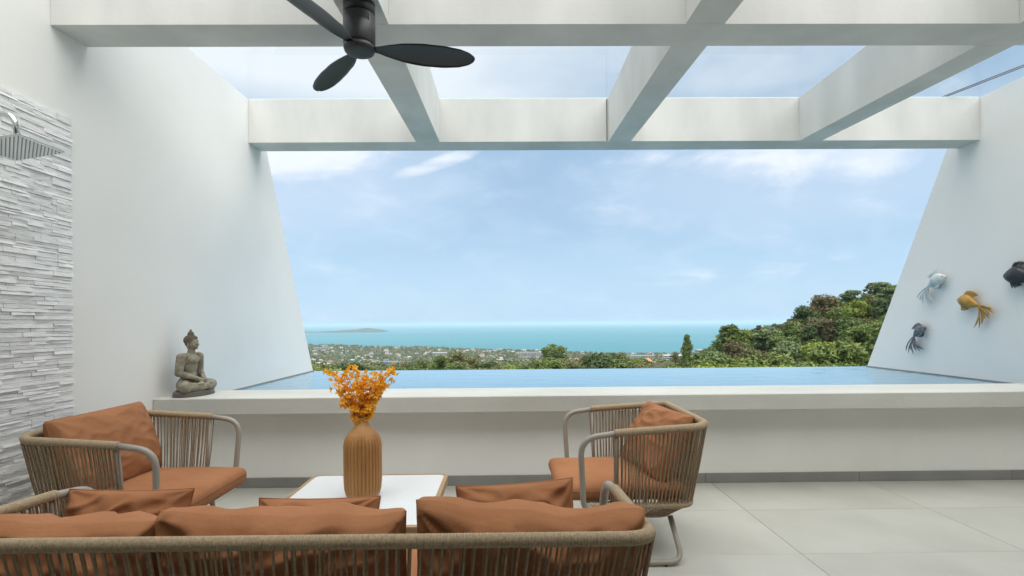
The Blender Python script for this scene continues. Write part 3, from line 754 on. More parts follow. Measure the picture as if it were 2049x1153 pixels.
for k in range(5):
    a = 2*math.pi*k/5; ca, sa = math.cos(a), math.sin(a)
    P = []
    for u, w_, h in ((0, .0022, .0), (.35, .0052, .007), (.65, .0056, .012), (1, .0006, .010)):
        for sgn in (-1, 1): P.append((ca*u*.021-sa*sgn*w_, sa*u*.021+ca*sgn*w_, h+(.0015 if sgn > 0 else 0)))
    fl.add(P, [(0, 1, 3, 2), (2, 3, 5, 4), (4, 5, 7, 6)], 0, True)
fl.ball((0, 0, .004), (.003, .003, .006), 0, 6, 4)
blossom = fl.mesh('blossom', M['flower'])
tips = [(x*1.12, y, z*.97) for x, y, z in ((-.165, -.02, .285), (-.10, .05, .285), (-.125, -.05, .20), (-.055, .02, .315), (-.02, -.05, .27), (.03, .03, .28), (.075, -.02, .285), (.13, .03, .295), (.165, -.01, .30), (.11, -.05, .235), (.05, .06, .22), (-.06, .07, .20), (-.09, -.04, .12), (.085, .02, .17), (-.15, .03, .235), (.145, .02, .25), (0, 0, .22))]
nb = 0
for tx, ty, tz in tips:
    ctrl = Vector((tx*.25, ty*.25, tz*.55)); P = [Vector((0, 0, -.12))*(1-t)**2 + ctrl*2*t*(1-t) + Vector((tx, ty, tz))*t*t for t in [i/10 for i in range(11)]]
    P[0] = Vector((random.uniform(-.01, .01), random.uniform(-.01, .01), -.12))
    s = MB(); s.tube(P, [.0024-.0014*i/10 for i in range(11)], 6); s.build('stem', M['stem'], fw)
    for q in range(24):
        t = .26+.76*q/23; t = min(1, t)
        i = min(9, int(t*10)); c = P[i].lerp(P[i+1], t*10-i)
        if c.z < -.002: continue
        d = Vector((random.gauss(0, 1), random.gauss(0, 1), random.gauss(.3, .8))).normalized()
        o = link('blossom', blossom, fw, tuple(c+d*random.uniform(.006, .030)))
        o.rotation_mode = 'QUATERNION'; o.rotation_quaternion = d.to_track_quat('Z', 'Y'); sc = random.uniform(.75, 1.2); o.scale = (sc, sc, sc*.9)

# ------------------------------------------------------------------ seated statue
def capsule(mb_, a, b_, ra, rb, n=6):
    a = Vector(a); b_ = Vector(b_)
    for i in range(n+1): t = i/n; mb_.ball(a.lerp(b_, t), ra+(rb-ra)*t, 0, 12, 8)
st = thing('seated_statue', 'weathered grey stone statue sitting cross-legged in meditation on the coping', 'statue', (-2.625, 4.27, .775), R(-6))
b = MB(); 
b.lathe([(1, 0), (1.02, .008), (.97, .022), (1.0, .034), (.93, .040)], 40, mtx=Matrix.Translation((.02, 0, 0)) @ Matrix.Diagonal((.125, .185, 1, 1))); b.build('plinth', M['statue_base'], st)
s = MB()
s.ball((-.02, 0, .10), (.085, .095, .065)); s.ball((-.02, 0, .16), (.062, .078, .07)); s.ball((-.012, 0, .235), (.056, .080, .085)); s.ball((-.010, 0, .285), (.058, .092, .058))
s.ball((.012, .035, .292), (.040, .042, .034)); s.ball((.012, -.035, .292), (.040, .042, .034))
capsule(s, (-.012, -.088, .318), (-.012, .088, .318), .034, .034, 8)
capsule(s, (-.008, 0, .33), (.002, 0, .385), .031, .028)
s.ball((.008, 0, .432), (.046, .040, .053)); s.ball((.022, 0, .405), (.030, .029, .028)); s.ball((.044, 0, .390), (.012, .014, .011))
capsule(s, (.050, 0, .442), (.060, 0, .418), .006, .009, 3); s.ball((.050, 0, .402), (.008, .013, .004)); s.ball((.049, 0, .396), (.007, .010, .004))
for q in (1, -1):
    s.ball((.043, q*.017, .434), (.008, .011, .005)); s.ball((.044, q*.017, .447), (.007, .014, .003)); s.ball((.036, q*.02, .415), (.014, .013, .014))
    capsule(s, (.002, q*.042, .440), (.0, q*.044, .390), .008, .0075, 6)
    capsule(s, (-.012, q*.102, .315), (-.020, q*.122, .190), .037, .030, 8)
    capsule(s, (-.020, q*.122, .190), (.088, q*.030, .132), .029, .019, 9)
    capsule(s, (-.03, q*.055, .085), (.060, q*.150, .075), .056, .046, 8)
    capsule(s, (.060, q*.150, .075), (.118, q*.02, .072), .044, .030, 9)
    s.ball((.115, q*.045, .098), (.026, .045, .013))
s.ball((.098, 0, .118), (.030, .042, .011)); s.ball((.100, 0, .130), (.026, .040, .009))
for k in range(4): capsule(s, (.108-.008*k, -.03, .124), (.112-.008*k, .034, .122), .0055, .005, 5)
capsule(s, (.105, .018, .130), (.112, .0, .146), .006, .005, 4); capsule(s, (.105, -.018, .130), (.112, .0, .146), .006, .005, 4)
me = s.mesh('body', M['statue']); body = link('body', me, st)
rm = body.modifiers.new('remesh', 'REMESH'); rm.mode = 'VOXEL'; rm.voxel_size = .0032; rm.use_smooth_shade = True
sm_ = body.modifiers.new('smooth', 'SMOOTH'); sm_.iterations = 3
hb = MB(); hb.ball((-.004, 0, .453), (.051, .047, .042)); hb.ball((-.008, 0, .425), (.042, .043, .035)); hb.ball((-.006, 0, .503), (.020, .020, .020)); hb.lathe([(.009, .0), (.011, .006), (.009, .013), (.003, .024)], 12, mtx=Matrix.Translation((-.006, 0, .522)))
ga = math.pi*(3-5**.5)
for i in range(260):
    zz = 1-2*(i+.5)/260; rr_ = math.sqrt(1-zz*zz); a = ga*i; d = Vector((rr_*math.cos(a), rr_*math.sin(a), zz))
    p = Vector((-.004+d.x*.052, d.y*.048, .453+d.z*.043))
    if p.x > .022 and p.z < .470: continue
    if p.z < .415: continue
    hb.ball(p, .0058, 0, 6, 4)
for i in range(70):
    zz = 1-1.4*(i+.5)/70; rr_ = math.sqrt(max(0, 1-zz*zz)); a = ga*i
    hb.ball((-.006+rr_*math.cos(a)*.021, rr_*math.sin(a)*.021, .503+zz*.022), .0048, 0, 6, 4)
hb.build('curled_hair', M['statue_dark'], st)
rb = MB()
strap = [(-.055, .058, .30), (-.030, .066, .350), (.022, .062, .338), (.049, .050, .305), (.054, .040, .26), (.046, .034, .21), (.050, .020, .165)]
for d in (-.012, -.004, .004, .012): rb.tube(round_path([(x, y+d, z) for x, y, z in strap], .02, 3), .0042, 6)
rb.build('robe_fold', M['statue_dark'], st)
for q in (1, -1):
    rb = MB(); rb.tube(round_path([(-.05, q*.11, .050), (.04, q*.178, .055), (.10, q*.11, .045), (.13, q*.03, .045)], .03, 4), .006, 6); rb.build('robe_hem', M['statue_dark'], st)

# ------------------------------------------------------------------ wall fish
def fish(label, y, z, mat_, L=.26, ang=0, flip=1, tail_ang=-55, tail_len=.20, nt=9):
    """Swims on the right wall. Local X = towards the head along the wall, Z = up, Y = out from the wall."""
    t = thing('wall_fish', label, 'wall ornament', (RX-.055, y, z), 0, 'fish ornaments on the right wall')
    # local frame: X local -> world Y*flip ; Y local -> world -X ; Z -> Z, then tilt
    mt = Matrix(((0, -1, 0, 0), (flip, 0, 0, 0), (0, 0, 1, 0), (0, 0, 0, 1)))
    t.rotation_mode = 'QUATERNION'
    rot = Matrix.Rotation(R(ang)*flip, 4, 'X')
    base = rot @ mt
    def X(p): return base @ Vector(p)
    b_ = MB(); V = []; n_, sg = 26, 16
    prof = [(0, .004), (.05, .20), (.14, .42), (.28, .66), (.42, .78), (.58, .74), (.75, .54), (.9, .30), (1, .20)]
    for i in range(n_+1):
        u = i/n_; r_ = lerp_tab(prof, u)*L*.36; x = L*(.5-u); bend = -.10*L*max(0, u-.45)**1.5*3
        for k in range(sg): a = 2*math.pi*k/sg; V.append(X((x, r_*.62*math.cos(a)+.008*math.sin(u*3), r_*math.sin(a)+bend)))
    F = [(i*sg+k, i*sg+(k+1) % sg, (i+1)*sg+(k+1) % sg, (i+1)*sg+k) for i in range(n_) for k in range(sg)]
    b_.add(V, F+[tuple(range(sg)), tuple(range(n_*sg, (n_+1)*sg))], 0, True)
    bd = b_.build('body', mat_, t)
    for q in (1,):
        e_ = MB(); e_.ball(X((L*.385, L*.075, L*.035)), L*.026, 0, 10, 7); e_.build('eye', M['dark'], bd)
    sc = MB()
    for i in range(4, 17):
        for k in range(-3, 4):
            u = i/22+.12; a = R(90-(k+.5*(i % 2))*22); r_ = lerp_tab(prof, u)*L*.36; p = (L*(.5-u), r_*.64*math.sin(a), r_*1.01*math.cos(a)-.10*L*max(0, u-.45)**1.5*3)
            sc.ball(X(p), (.004, .006, .006), 0, 6, 4)
    sc.build('scales', mat_, bd, kind='stuff')
    def fin(name, pts, ribs_to, w_=.010):
        m_ = MB()
        for (a, c), (wa, wb) in zip(pts, ribs_to):
            pass
    def ray(m_, p0, p1, p2, w0, w1):
        """one flat curved fin ray with thickness"""
        n2 = 8; P0, P1, P2 = map(Vector, (p0, p1, p2)); V = []
        for i in range(n2+1):
            t_ = i/n2; c = P0*(1-t_)**2+P1*2*t_*(1-t_)+P2*t_*t_; tg = ((P1-P0)*(1-t_)+(P2-P1)*t_).normalized()
            sd = Vector((0, 1, 0)).cross(tg).normalized(); w_ = (w0+(w1-w0)*t_)*(1 if i < n2-1 else (.75 if i < n2 else .2))
            th = .0035*(1-.6*t_)
            for s1, s2 in ((-1, -.4), (0, 1), (1, -.4), (0, -1)): V.append(X(c+sd*w_*s1+Vector((0, th*s2, 0))))
        F = [(i*4+k, i*4+(k+1) % 4, (i+1)*4+(k+1) % 4, (i+1)*4+k) for i in range(n2) for k in range(4)]
        m_.add(V, F+[(0, 1, 2, 3), (n2*4+3, n2*4+2, n2*4+1, n2*4)], 0, True)
    m_ = MB(); tx = -L*.48; tz = -.12*L
    for i in range(nt):
        a = R(tail_ang + (i/(nt-1)-.5)*92); gap = 1 if i not in (nt//2,) else .72
        ln = tail_len*(1-.25*abs(i/(nt-1)-.5)*0+.15*random.uniform(-1, 1))*gap
        d = Vector((-math.cos(a), 0, math.sin(a))); dn_ = Vector((-math.cos(a*.6), 0, math.sin(a*.6)))
        ray(m_, (tx+.01, 0, tz), Vector((tx, .02*math.sin(i*1.7)+.012, tz))+dn_*ln*.55, Vector((tx, .012*math.cos(i*2.1)+.012, tz))+d*ln+Vector((0, 0, -.035)), .006, .0135)
    m_.build('tail_fin', mat_, t)
    m_ = MB()
    for i in range(7):
        u = .28+.07*i; r_ = lerp_tab(prof, u)*L*.36; hgt = L*(.19-.016*i)
        ray(m_, (L*(.5-u), 0, r_*.85), (L*(.5-u)-.01, 0, r_+hgt*.5), (L*(.5-u)-.045-.004*i, 0, r_+hgt), .008, .010)
    m_.build('dorsal_fin', mat_, t)
    for yo in (.018, -.012):
        m_ = MB()
        for i in range(4): ray(m_, (L*(.20-.02*i), yo, -L*.16), (L*(.16-.04*i), yo+.015, -L*.30), (L*(.06-.07*i), yo+.02, -L*(.42-.03*i)), .006, .009)
        m_.build('pectoral_fin', mat_, t)
    return t
random.seed(11)
fish('pale silvery white fish with a drooping fan tail, uppermost left on the right wall', 6.10, 1.83, M['silver'], .28, 14, -1, -62, .20)
fish('dark mottled grey fish with a drooping tail, lowest on the right wall', 6.36, 1.22, M['grey'], .23, 24, -1, -72, .19)
fish('gold brown fish heading left with its tail trailing down', 5.69, 1.56, M['gold'], .27, 8, 1, -42, .21)
fish('glossy black fish at the right edge, highest on the wall', 5.12, 1.80, M['blackfish'], .32, 0, 1, -30, .22)

# ------------------------------------------------------------------ trees
def crown_mesh(name, lm, kind, seed, nleaf=4200, ls=.30):
    """unit-ish crown: height about 6..10 m, base at z=0"""
    rnd = random.Random(seed); V = []; F = []; blobs = []
    if kind == 'round':
        for i in range(22):
            a = rnd.uniform(0, 6.28); r_ = rnd.uniform(.3, 2.7); z = 3.2+rnd.uniform(0, 4.6); r_ *= (1-.12*abs(z-5)); blobs.append((Vector((r_*math.cos(a), r_*math.sin(a), z)), rnd.uniform(.7, 1.35), .75))
    elif kind == 'tall':
        for i in range(40):
            z = 1.8+6.6*(i/39)**1.25; r0 = 2.6*(1-(z-1.8)/7.6)**.8; a = i*2.4; r_ = rnd.uniform(.35, 1)*r0; blobs.append((Vector((r_*math.cos(a), r_*math.sin(a), z)), .45+.75*rnd.random()*(1-(z-2)/9), .75))
    elif kind == 'flat':
        for i in range(26):
            a = rnd.uniform(0, 6.28); r_ = rnd.uniform(.4, 3.2); z = 5.2+rnd.choice((0, 1.0, 1.9, 2.6))+rnd.uniform(-.15, .15); r_ *= (1-.16*(z-5.2)); blobs.append((Vector((r_*math.cos(a), r_*math.sin(a), z)), rnd.uniform(.7, 1.2), .5))
    elif kind == 'sparse':
        for i in range(20):
            z = 2+7*(i/19); a = i*2.4; r_ = 1.9*(1-(z-2)/9)*rnd.uniform(.5, 1.1); blobs.append((Vector((r_*math.cos(a), r_*math.sin(a), z)), rnd.uniform(.35, .65), .7))
    elif kind == 'bush':
        for i in range(20):
            a = rnd.uniform(0, 6.28); r_ = rnd.uniform(0, 2.6); blobs.append((Vector((r_*math.cos(a), r_*math.sin(a), .9+rnd.uniform(0, 2.2)*(1-r_/4))), rnd.uniform(.7, 1.2), .7))
    per_ = nleaf//len(blobs)
    for c, r_, fl_ in blobs:
        for q in range(per_):
            d = Vector((rnd.gauss(0, 1), rnd.gauss(0, 1), rnd.gauss(.15, 1))).normalized(); rad = r_*(.45+.72*rnd.random()**.75)*(1+.35*noise.noise(d*2.2+c*1.7))
            p = c + Vector((d.x*rad, d.y*rad, d.z*rad*fl_)); s_ = ls*rnd.choice((.6, .8, 1.0, 1.3, 1.7))*rnd.uniform(.8, 1.1)
            nrm = (d*.8 + Vector((rnd.gauss(0, .6), rnd.gauss(0, .6), rnd.gauss(.35, .6)))).normalized()
            u = nrm.orthogonal().normalized(); u.rotate(Matrix.Rotation(rnd.uniform(0, 6.28), 3, nrm)); w_ = nrm.cross(u)
            o = len(V); V += [p-u*s_, p-w_*s_*.45, p+u*s_, p+w_*s_*.45]; F.append((o, o+1, o+2, o+3))
    me_ = bpy.data.meshes.new(name); me_.from_pydata([tuple(v) for v in V], [], F); me_.materials.append(lm); me_.update()
    tr = MB(); top = 5.5 if kind != 'flat' else 5.4
    if kind != 'bush':
        tr.tube([(0, 0, -1.2), (.05, .03, 1.2), (-.05, .08, top*.6), (.04, .02, top)], [.24, .19, .14, .06], 7)
        for i, (c, r_, f_) in enumerate(blobs[:9]):
            z0 = max(.9, min(top*.85, c.z-1.6)); tr.tube([(0, 0, z0), tuple(Vector((0, 0, z0)).lerp(c, .55)+Vector((0, 0, -.2))), tuple(c)], [.085, .06, .025], 5)
    else: tr.tube([(0, 0, -.8), (.02, 0, 1.2)], [.12, .05], 6)
    return me_, tr.mesh('trunk', M['bark'])
PROTO = {}
for key, lm, kind, sd, nl, ls in (('mid', 'mid', 'round', 1, 6500, .20), ('mid2', 'mid', 'round', 2, 6000, .22), ('dark', 'dark', 'round', 3, 7000, .20), ('bright', 'bright', 'round', 4, 6000, .19),
        ('olive', 'olive', 'round', 5, 5500, .20), ('russet', 'russet', 'round', 6, 4500, .20), ('feather', 'feather', 'flat', 7, 5000, .20), ('tall', 'mid', 'tall', 8, 7000, .20), ('talldark', 'dark', 'tall', 9, 6500, .20),
        ('sparse', 'russet', 'sparse', 10, 3000, .17), ('bush', 'bright', 'bush', 11, 4200, .17), ('bushmid', 'mid', 'bush', 12, 4200, .18)):
    PROTO[key] = crown_mesh('crown', LM[lm], kind, sd, nl, ls)
TOPZ = {'round': 8.3}
PH = {k: max(v.co.z for v in PROTO[k][0].vertices) for k in PROTO}
def tree(key, x, y, h, label, name='tree', group=None, wide=1.0, gz=None, cat='tree'):
    z = ground_z(x, y) if gz is None else gz; s_ = h/PH[key]
    t = thing(name, label, cat, (x, y, z-.1), random.uniform(0, 6.28), group); t.scale = (s_*wide, s_*wide, s_)
    link('trunk', PROTO[key][1], t); link('crown', PROTO[key][0], t); return t
def tree_top(key, x, y, top, label, **kw): return tree(key, x, y, top-ground_z(x, y), label, **kw)
random.seed(99)
HL = {'mid': 'mid green broad-leaved tree in the wood on the right hillside', 'mid2': 'mid green broad-leaved tree in the wood on the right hillside', 'dark': 'dark green dense tree in the wood on the right hillside',
      'bright': 'yellow green fresh-leaved tree in the wood on the right hillside', 'olive': 'dull olive tree in the wood on the right hillside', 'russet': 'brownish thin-leaved tree in the wood on the right hillside',
      'feather': 'tree with flat layered feathery foliage on the right hillside', 'tall': 'tall cone-shaped green tree in the wood on the right hillside', 'talldark': 'tall narrow dark tree in the wood on the right hillside'}
pts = []; tries = 0
while len(pts) < 175 and tries < 20000:
    tries += 1; y = random.uniform(52, 178); x = y*random.uniform(.40, .92)
    if any((x-a)**2+(y-c)**2 < (4.2+y*.012)**2 for a, c in pts): continue
    pts.append((x, y))
for x, y in pts:
    u = x/y; key = random.choices(['mid', 'mid2', 'dark', 'bright', 'olive', 'russet', 'feather', 'tall', 'talldark'], [5, 4, 4, 2.2, 4, 1.6, 2, 1.5, 1])[0]
    h = random.uniform(6.2, 9.0); over = random.random() < .22
    lim = {.40: -9, .46: -3.5, .54: -1.5, .57: 1.0, .62: 4.6, .70: 6.3, .78: 8.8, .92: 14}
    lt = lerp_tab(sorted(lim.items()), u); lt = CZ + (lt-0)*y/130
    h = max(3.2, min(h + (1.5 if over else 0), lt-ground_z(x, y) + (1.5 if over else 0)))
    if key == 'feather': h *= 1.05
    place = ('at the left foot of the slope', 'on the lower left slope', 'in the middle of the slope', 'high on the slope by the white wall', 'on the slope hidden behind the white wall')[min(4, int((u-.40)/.09))]
    row = 'front row, ' if y < 85 else ('second rank, ' if y < 120 else ('back rank, ' if y < 150 else 'crest, '))
    tree(key, x, y, h, row + HL[key].replace('in the wood on the right hillside', place).replace('on the right hillside', place), group='trees on the right hillside', wide=random.uniform(1.0, 1.25))
def at(px_, D): return (px_-1014)/1020*D
def zt(py_, D): return CZ-(py_-646)/1020*D
# skyline trees that stand out
for key, px_, py_, D, wd, lab in (
    ('tall', 1462, 648, 105, 1.5, 'tall tapering green tree at the left edge of the wooded hill, cut against the sea'),
    ('talldark', 1500, 668, 112, 1.1, 'dark tree just right of the tall tapering tree, lower than it'),
    ('feather', 1545, 655, 125, 1.0, 'light feathery tree where the wooded hill begins to climb'),
    ('russet', 1655, 590, 128, 1.1, 'dark russet domed tree rising highest at the middle of the hill skyline'),
    ('dark', 1612, 612, 126, 1.0, 'dark domed tree on the skyline left of the russet domed tree'),
    ('feather', 1708, 582, 130, .9, 'feathery tree standing out on the skyline right of the russet dome'),
    ('bright', 1722, 600, 112, 1.0, 'bright yellow green tree high on the wooded hill'),
    ('feather', 1765, 566, 132, 1.0, 'feathery skyline tree beside the slanted edge of the right wall'),
    ('tall', 1376, 668, 140, .75, 'slim pointed tree standing alone against the sea, left of the wooded hill'),
    ('olive', 1352, 704, 150, 1.1, 'dull olive tree at the foot of the slim pointed tree'),
    ('mid', 1108, 686, 190, 1.0, 'dark round-headed tree standing alone above the canopy at the centre'),
    ('dark', 1112, 697, 186, .9, 'very dark tree joined to the round-headed tree at the centre'),
    ('olive', 915, 698, 150, 1.15, 'large olive green tree left of centre, above the flower spray'),
    ('mid', 885, 706, 148, 1.0, 'round green tree to the left of the large olive tree'),
    ('olive', 948, 707, 165, 1.0, 'olive tree to the right of the large olive tree'),
    ('mid2', 845, 716, 170, 1.0, 'low round tree among the canopy left of the large olive tree'),
):
    tree_top(key, at(px_, D), D, zt(py_, D), lab, wide=wd)
for px_, py_, D, lab in ((1520, 652, 118, 'open thin-crowned tree poking above the low left part of the hill'), (1582, 640, 124, 'open thin-crowned tree on the skyline before the hill steepens'),
        (1640, 592, 131, 'twiggy thin-crowned tree just left of the russet domed tree'), (1745, 568, 136, 'twiggy thin-crowned tree near the top of the hill by the white wall')):
    tree_top('sparse', at(px_, D), D, zt(py_, D), lab, wide=1.15)
# belt of canopy below the terrace
BL = {'mid': 'mid green tree in the canopy belt beyond the pool edge', 'olive': 'olive tree in the canopy belt beyond the pool edge', 'dark': 'dark tree in the canopy belt beyond the pool edge', 'bright': 'yellow green tree in the canopy belt beyond the pool edge', 'mid2': 'mid green tree in the canopy belt beyond the pool edge'}
lim2 = [(600, 718), (680, 720), (800, 726), (850, 722), (980, 722), (1040, 724), (1160, 712), (1200, 706), (1250, 706), (1285, 716), (1305, 733), (1335, 733), (1345, 722), (1400, 716), (1440, 712), (1520, 706), (1750, 700)]
for i in range(96):
    px_ = 560 + (1720-560)*((i*.618034) % 1.0); D = random.choice((90, 120, 160, 220, 300)); D *= random.uniform(.85, 1.15)
    lim_y = lerp_tab(lim2, px_); py_ = lim_y - 5 + random.uniform(0, 16)
    key = random.choices(['mid', 'olive', 'dark', 'bright', 'mid2'], [4, 4, 2.2, 1.6, 3])[0]
    x = at(px_, D); h = min(11, zt(py_, D)-ground_z(x, D))
    if h < 2.5: h = 2.5
    zone = ('far left, near the left wall', 'behind the flower spray', 'left of centre', 'at the centre', 'right of centre', 'before the slim pointed tree', 'below the wooded hill')[max(0, min(6, int((px_-560)/166)))]
    tree(key, x, D, h, BL[key].replace('in the canopy belt beyond the pool edge', 'beyond the pool edge') + ', ' + zone + (', near' if D < 140 else (', far' if D > 200 else ', midway')), group='canopy trees beyond the pool edge', wide=random.uniform(1.1, 1.5), gz=zt(py_, D)-h)
for i in range(26):
    px_ = 1345+i*15.5+random.uniform(-4, 4); D = random.uniform(42, 60); key = random.choice(('bush', 'bush', 'bushmid')); py_ = random.uniform(722, 731)
    x = at(px_, D); h = 3.0; pz = 'below the ' + ('slim pointed tree', 'tall tapering tree', 'left slope of the hill', 'middle of the hill', 'crest by the white wall')[max(0, min(4, int((px_-1330)/84)))]
    tree(key, x, D, h, 'bright green shrub top behind the pool edge, ' + pz if key == 'bush' else 'darker green shrub top behind the pool edge, ' + pz, name='shrub', group='shrubs beyond the pool edge', gz=zt(py_, D)-h, cat='shrub')
# undergrowth filling the hillside
rnd = random.Random(4); V = []; F = []
for i in range(5200):
    y = rnd.uniform(45, 200); x = y*rnd.uniform(.34, 1.0); z = ground_z(x, y); r_ = rnd.uniform(.6, 1.6)
    for q in range(9):
        d = Vector((rnd.gauss(0, 1), rnd.gauss(0, 1), abs(rnd.gauss(0, .8)))).normalized(); p = Vector((x, y, z))+d*r_; s_ = rnd.uniform(.15, .36)
        u = d.orthogonal().normalized(); u.rotate(Matrix.Rotation(rnd.uniform(0, 6.28), 3, d)); w_ = d.cross(u); o = len(V)
        V += [tuple(p-u*s_), tuple(p-w_*s_*.5), tuple(p+u*s_), tuple(p+w_*s_*.5)]; F.append((o, o+1, o+2, o+3))
me = bpy.data.meshes.new('undergrowth'); me.from_pydata(V, [], F); me.materials.append(LM['mid']); link('undergrowth', me, label='low green undergrowth covering the right hillside', cat='undergrowth', kind='stuff')
# far greenery of the town: clumps
rnd = random.Random(8)
def coast(x): return lerp_tab(COAST, x) + 60*noise.noise(Vector((x*.004, 3, 0)))
for nm, lm, cnt, lab in (('town_trees', 'olive', 2700, 'far dull green trees filling the town on the plain'), ('town_trees', 'dark', 1800, 'far dark green trees scattered through the town on the plain')):
    V = []; F = []
    for i in range(cnt):
        y = 420 + (2900-420)*rnd.random()**1.1; x = y*rnd.uniform(-.50, .66)
        cy = coast(x)
        if y > cy-25: y = cy-25-rnd.random()*500
        z = ground_z(x, y); k_ = 1+y/1400; r_ = rnd.uniform(3, 6)*k_*.75; hh = rnd.uniform(6, 12)
        for q in range(16):
            d = Vector((rnd.gauss(0, 1), rnd.gauss(0, 1), rnd.gauss(.3, .8))).normalized(); p = Vector((x, y, z+hh*.45))+Vector((d.x*r_, d.y*r_, d.z*hh*.5)); s_ = rnd.uniform(.9, 2.0)*k_*.8
            u = d.orthogonal().normalized(); u.rotate(Matrix.Rotation(rnd.uniform(0, 6.28), 3, d)); w_ = d.cross(u); o = len(V)
            V += [tuple(p-u*s_), tuple(p-w_*s_*.7), tuple(p+u*s_), tuple(p+w_*s_*.7)]; F.append((o, o+1, o+2, o+3))
    me = bpy.data.meshes.new(nm); me.from_pydata(V, [], F); me.materials.append(LM[lm]); link(nm, me, label=lab, cat='trees', kind='stuff')

# ------------------------------------------------------------------ town
def house_me(w_, d_, h_, rh, mats, hip=True):
    b_ = MB(); b_.box(-w_/2, w_/2, -d_/2, d_/2, -2, h_)
    o_ = .6; k = .28*w_ if hip else 0
    V = [(-w_/2-o_, -d_/2-o_, h_), (w_/2+o_, -d_/2-o_, h_), (w_/2+o_, d_/2+o_, h_), (-w_/2-o_, d_/2+o_, h_), (-w_/2+k, 0, h_+rh), (w_/2-k, 0, h_+rh)]
    b_.add(V, [(0, 1, 5, 4), (1, 2, 5), (2, 3, 4, 5), (3, 0, 4), (0, 3, 2, 1)], 1); 
    nwin = max(2, int(w_/3.4))
    for fl_ in range(max(1, int(h_/3))):
        for i in range(nwin):
            xx = -w_/2+(i+.5)*w_/nwin; b_.box(xx-.7, xx+.7, -d_/2-.05, -d_/2+.1, fl_*3+.9, fl_*3+2.3, 2)
    return b_.mesh('house', [M[m] for m in mats]+[M['windowdark']])
HM = [(house_me(13, 10, 4, 2.6, ('housewall', 'roofgrey')), 'small white house with a grey roof in the town by the sea'),
      (house_me(16, 11, 6.5, 2.8, ('housewall2', 'roofred')), 'cream house with a reddish roof in the town by the sea'),
      (house_me(22, 13, 6, 1.2, ('housewall', 'roofwhite'), False), 'long white house with a pale roof in the town by the sea'),
      (house_me(14, 12, 9.5, 1.4, ('housewall', 'roofwhite')), 'tall white house block with a pale roof in the town by the sea'),
      (house_me(17, 10, 4, 3.4, ('housewall2', 'roofgrey')), 'cream house with a steep grey roof in the town by the sea')]
random.seed(31)
cnt = 0
while cnt < 290:
    y = 880+(2700-880)*random.random()**.8; x = y*random.uniform(-.44, .40)
    if y > coast(x)-45: 
        if y > coast(x)+300: continue
        y = coast(x)-45-random.random()*260
    me, lab = random.choice(HM); uu = x/y
    lab = lab.replace(' in the town by the sea', '') + ', ' + ('leftmost', 'left', 'central', 'right', 'rightmost')[max(0, min(4, int((uu+.44)/.168)))] + ' part of town, ' + ('by the shore' if y > coast(x)-350 else ('midway' if y > 1350 else 'near side')); o = link('house', me, None, (x, y, ground_z(x, y)+1.2), lab, 'house', 'houses of the town by the sea')
    o.rotation_euler = (0, 0, random.uniform(-.6, .6)); s_ = random.uniform(.5, .9); o.scale = (s_, s_, s_); cnt += 1
def block(name, label, px_, py_, D, w_, floors, bays, depth=14, roof='roofgrey', cat='building', rh=1.5):
    x = at(px_, D); h_ = floors*3.2; z = zt(py_, D)-h_-rh
    t = thing(name, label, cat, (x, D, z)); b_ = MB(); b_.box(-w_/2, w_/2, -depth/2, depth/2, -12, h_); wl_ = b_.build('wall', M['housewall'], t)
    b_ = MB(); b_.box(-w_/2-.8, w_/2+.8, -depth/2-.8, depth/2+.8, h_+.003, h_+rh); b_.build('roof', M[roof], t)
    wm = MB(); wm.box(-w_/bays*.36, w_/bays*.36, -.08, .1, 0, 1.9); wme = wm.mesh('window', M['windowdark'])
    for f_ in range(floors):
        b_ = MB(); b_.box(-w_/2, w_/2, -depth/2-1.3, -depth/2-.003, f_*3.2+.05, f_*3.2+.35); b_.build('balcony', M['housewall'], t)
        for i in range(bays): link('window', wme, t, (-w_/2+(i+.5)*w_/bays, -depth/2, f_*3.2+.9))
    return t
block('hotel', 'long low beige hotel with rows of windows near the shore, left of the central tree', 1062, 704, 1500, 74, 3, 14)
block('hotel', 'white hotel with stacked balconies beside the tall tapering tree', 1417, 702, 620, 26, 4, 7)
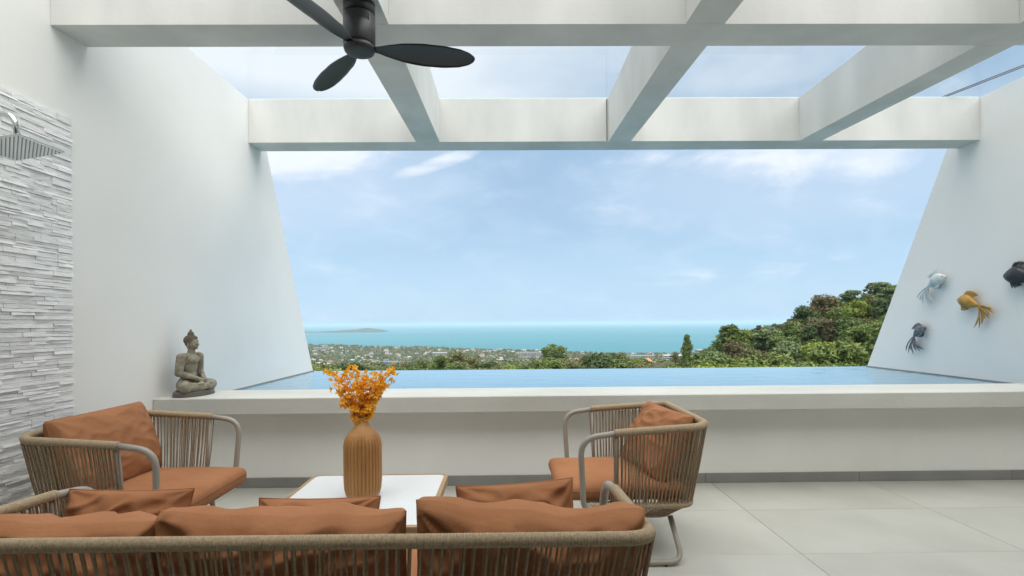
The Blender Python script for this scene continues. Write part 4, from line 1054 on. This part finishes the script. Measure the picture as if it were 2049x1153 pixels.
block('apartment_house', 'pale apartment house among trees at the far left of the town', 645, 691, 2100, 60, 3, 9)
block('apartment_house', 'white flat-roofed building in the middle of the town beneath the sea', 880, 703, 1700, 46, 2, 8, roof='roofwhite')
block('apartment_house', 'white building left of the slim pointed tree', 1345, 712, 900, 30, 3, 7, roof='roofwhite')
block('warehouse', 'low warehouse with a bright blue roof above the flower spray', 782, 720, 900, 26, 1, 4, roof='roofblue', rh=2)
block('long_hall', 'long pale hall roof on the shore right of centre', 1285, 712, 1300, 60, 2, 12, roof='roofgrey')
# orange pyramid-roofed pavilion
t = thing('pavilion', 'small pavilion with a bright orange pyramid roof right of centre', 'building', (at(1297, 520), 520, zt(717, 520)-7.2))
b = MB(); b.box(-3.2, 3.2, -3.2, 3.2, -10, 3.0); b.build('wall', M['housewall'], t)
b = MB(); b.add([(-4.2, -4.2, 3.0), (4.2, -4.2, 3.0), (4.2, 4.2, 3.0), (-4.2, 4.2, 3.0), (0, 0, 7.2)], [(0, 1, 4), (1, 2, 4), (2, 3, 4), (3, 0, 4), (0, 3, 2, 1)]); b.build('roof', M['rooforange'], t)
for xx in (-1.5, 1.5): b = MB(); b.box(xx-.6, xx+.6, -3.28, -3.15, .8, 2.2); b.build('window', M['windowdark'], t)
o = link('house', HM[2][0], None, (at(1319, 480), 480, zt(733, 480)-7.4), 'low house with a pale roof just right of the orange pyramid roof', 'house'); o.scale = (.8, .8, .9)

# ------------------------------------------------------------------ haze
hz = MB(); hz.box(-62000, 62000, -300, 72000, SEA-20, 40)
hm = bpy.data.materials.new('haze'); hm.use_nodes = True; n = hm.node_tree.nodes; n.remove(n['Principled BSDF'])
pv = n.new('ShaderNodeVolumePrincipled'); pv.inputs['Density'].default_value = 0.000075; pv.inputs['Color'].default_value = (.60, .76, .90, 1); pv.inputs['Anisotropy'].default_value = .0
hm.node_tree.links.new(pv.outputs[0], n['Material Output'].inputs['Volume'])
hz.build('haze', hm, label='pale sea haze over the bay and town', cat='haze', kind='stuff')
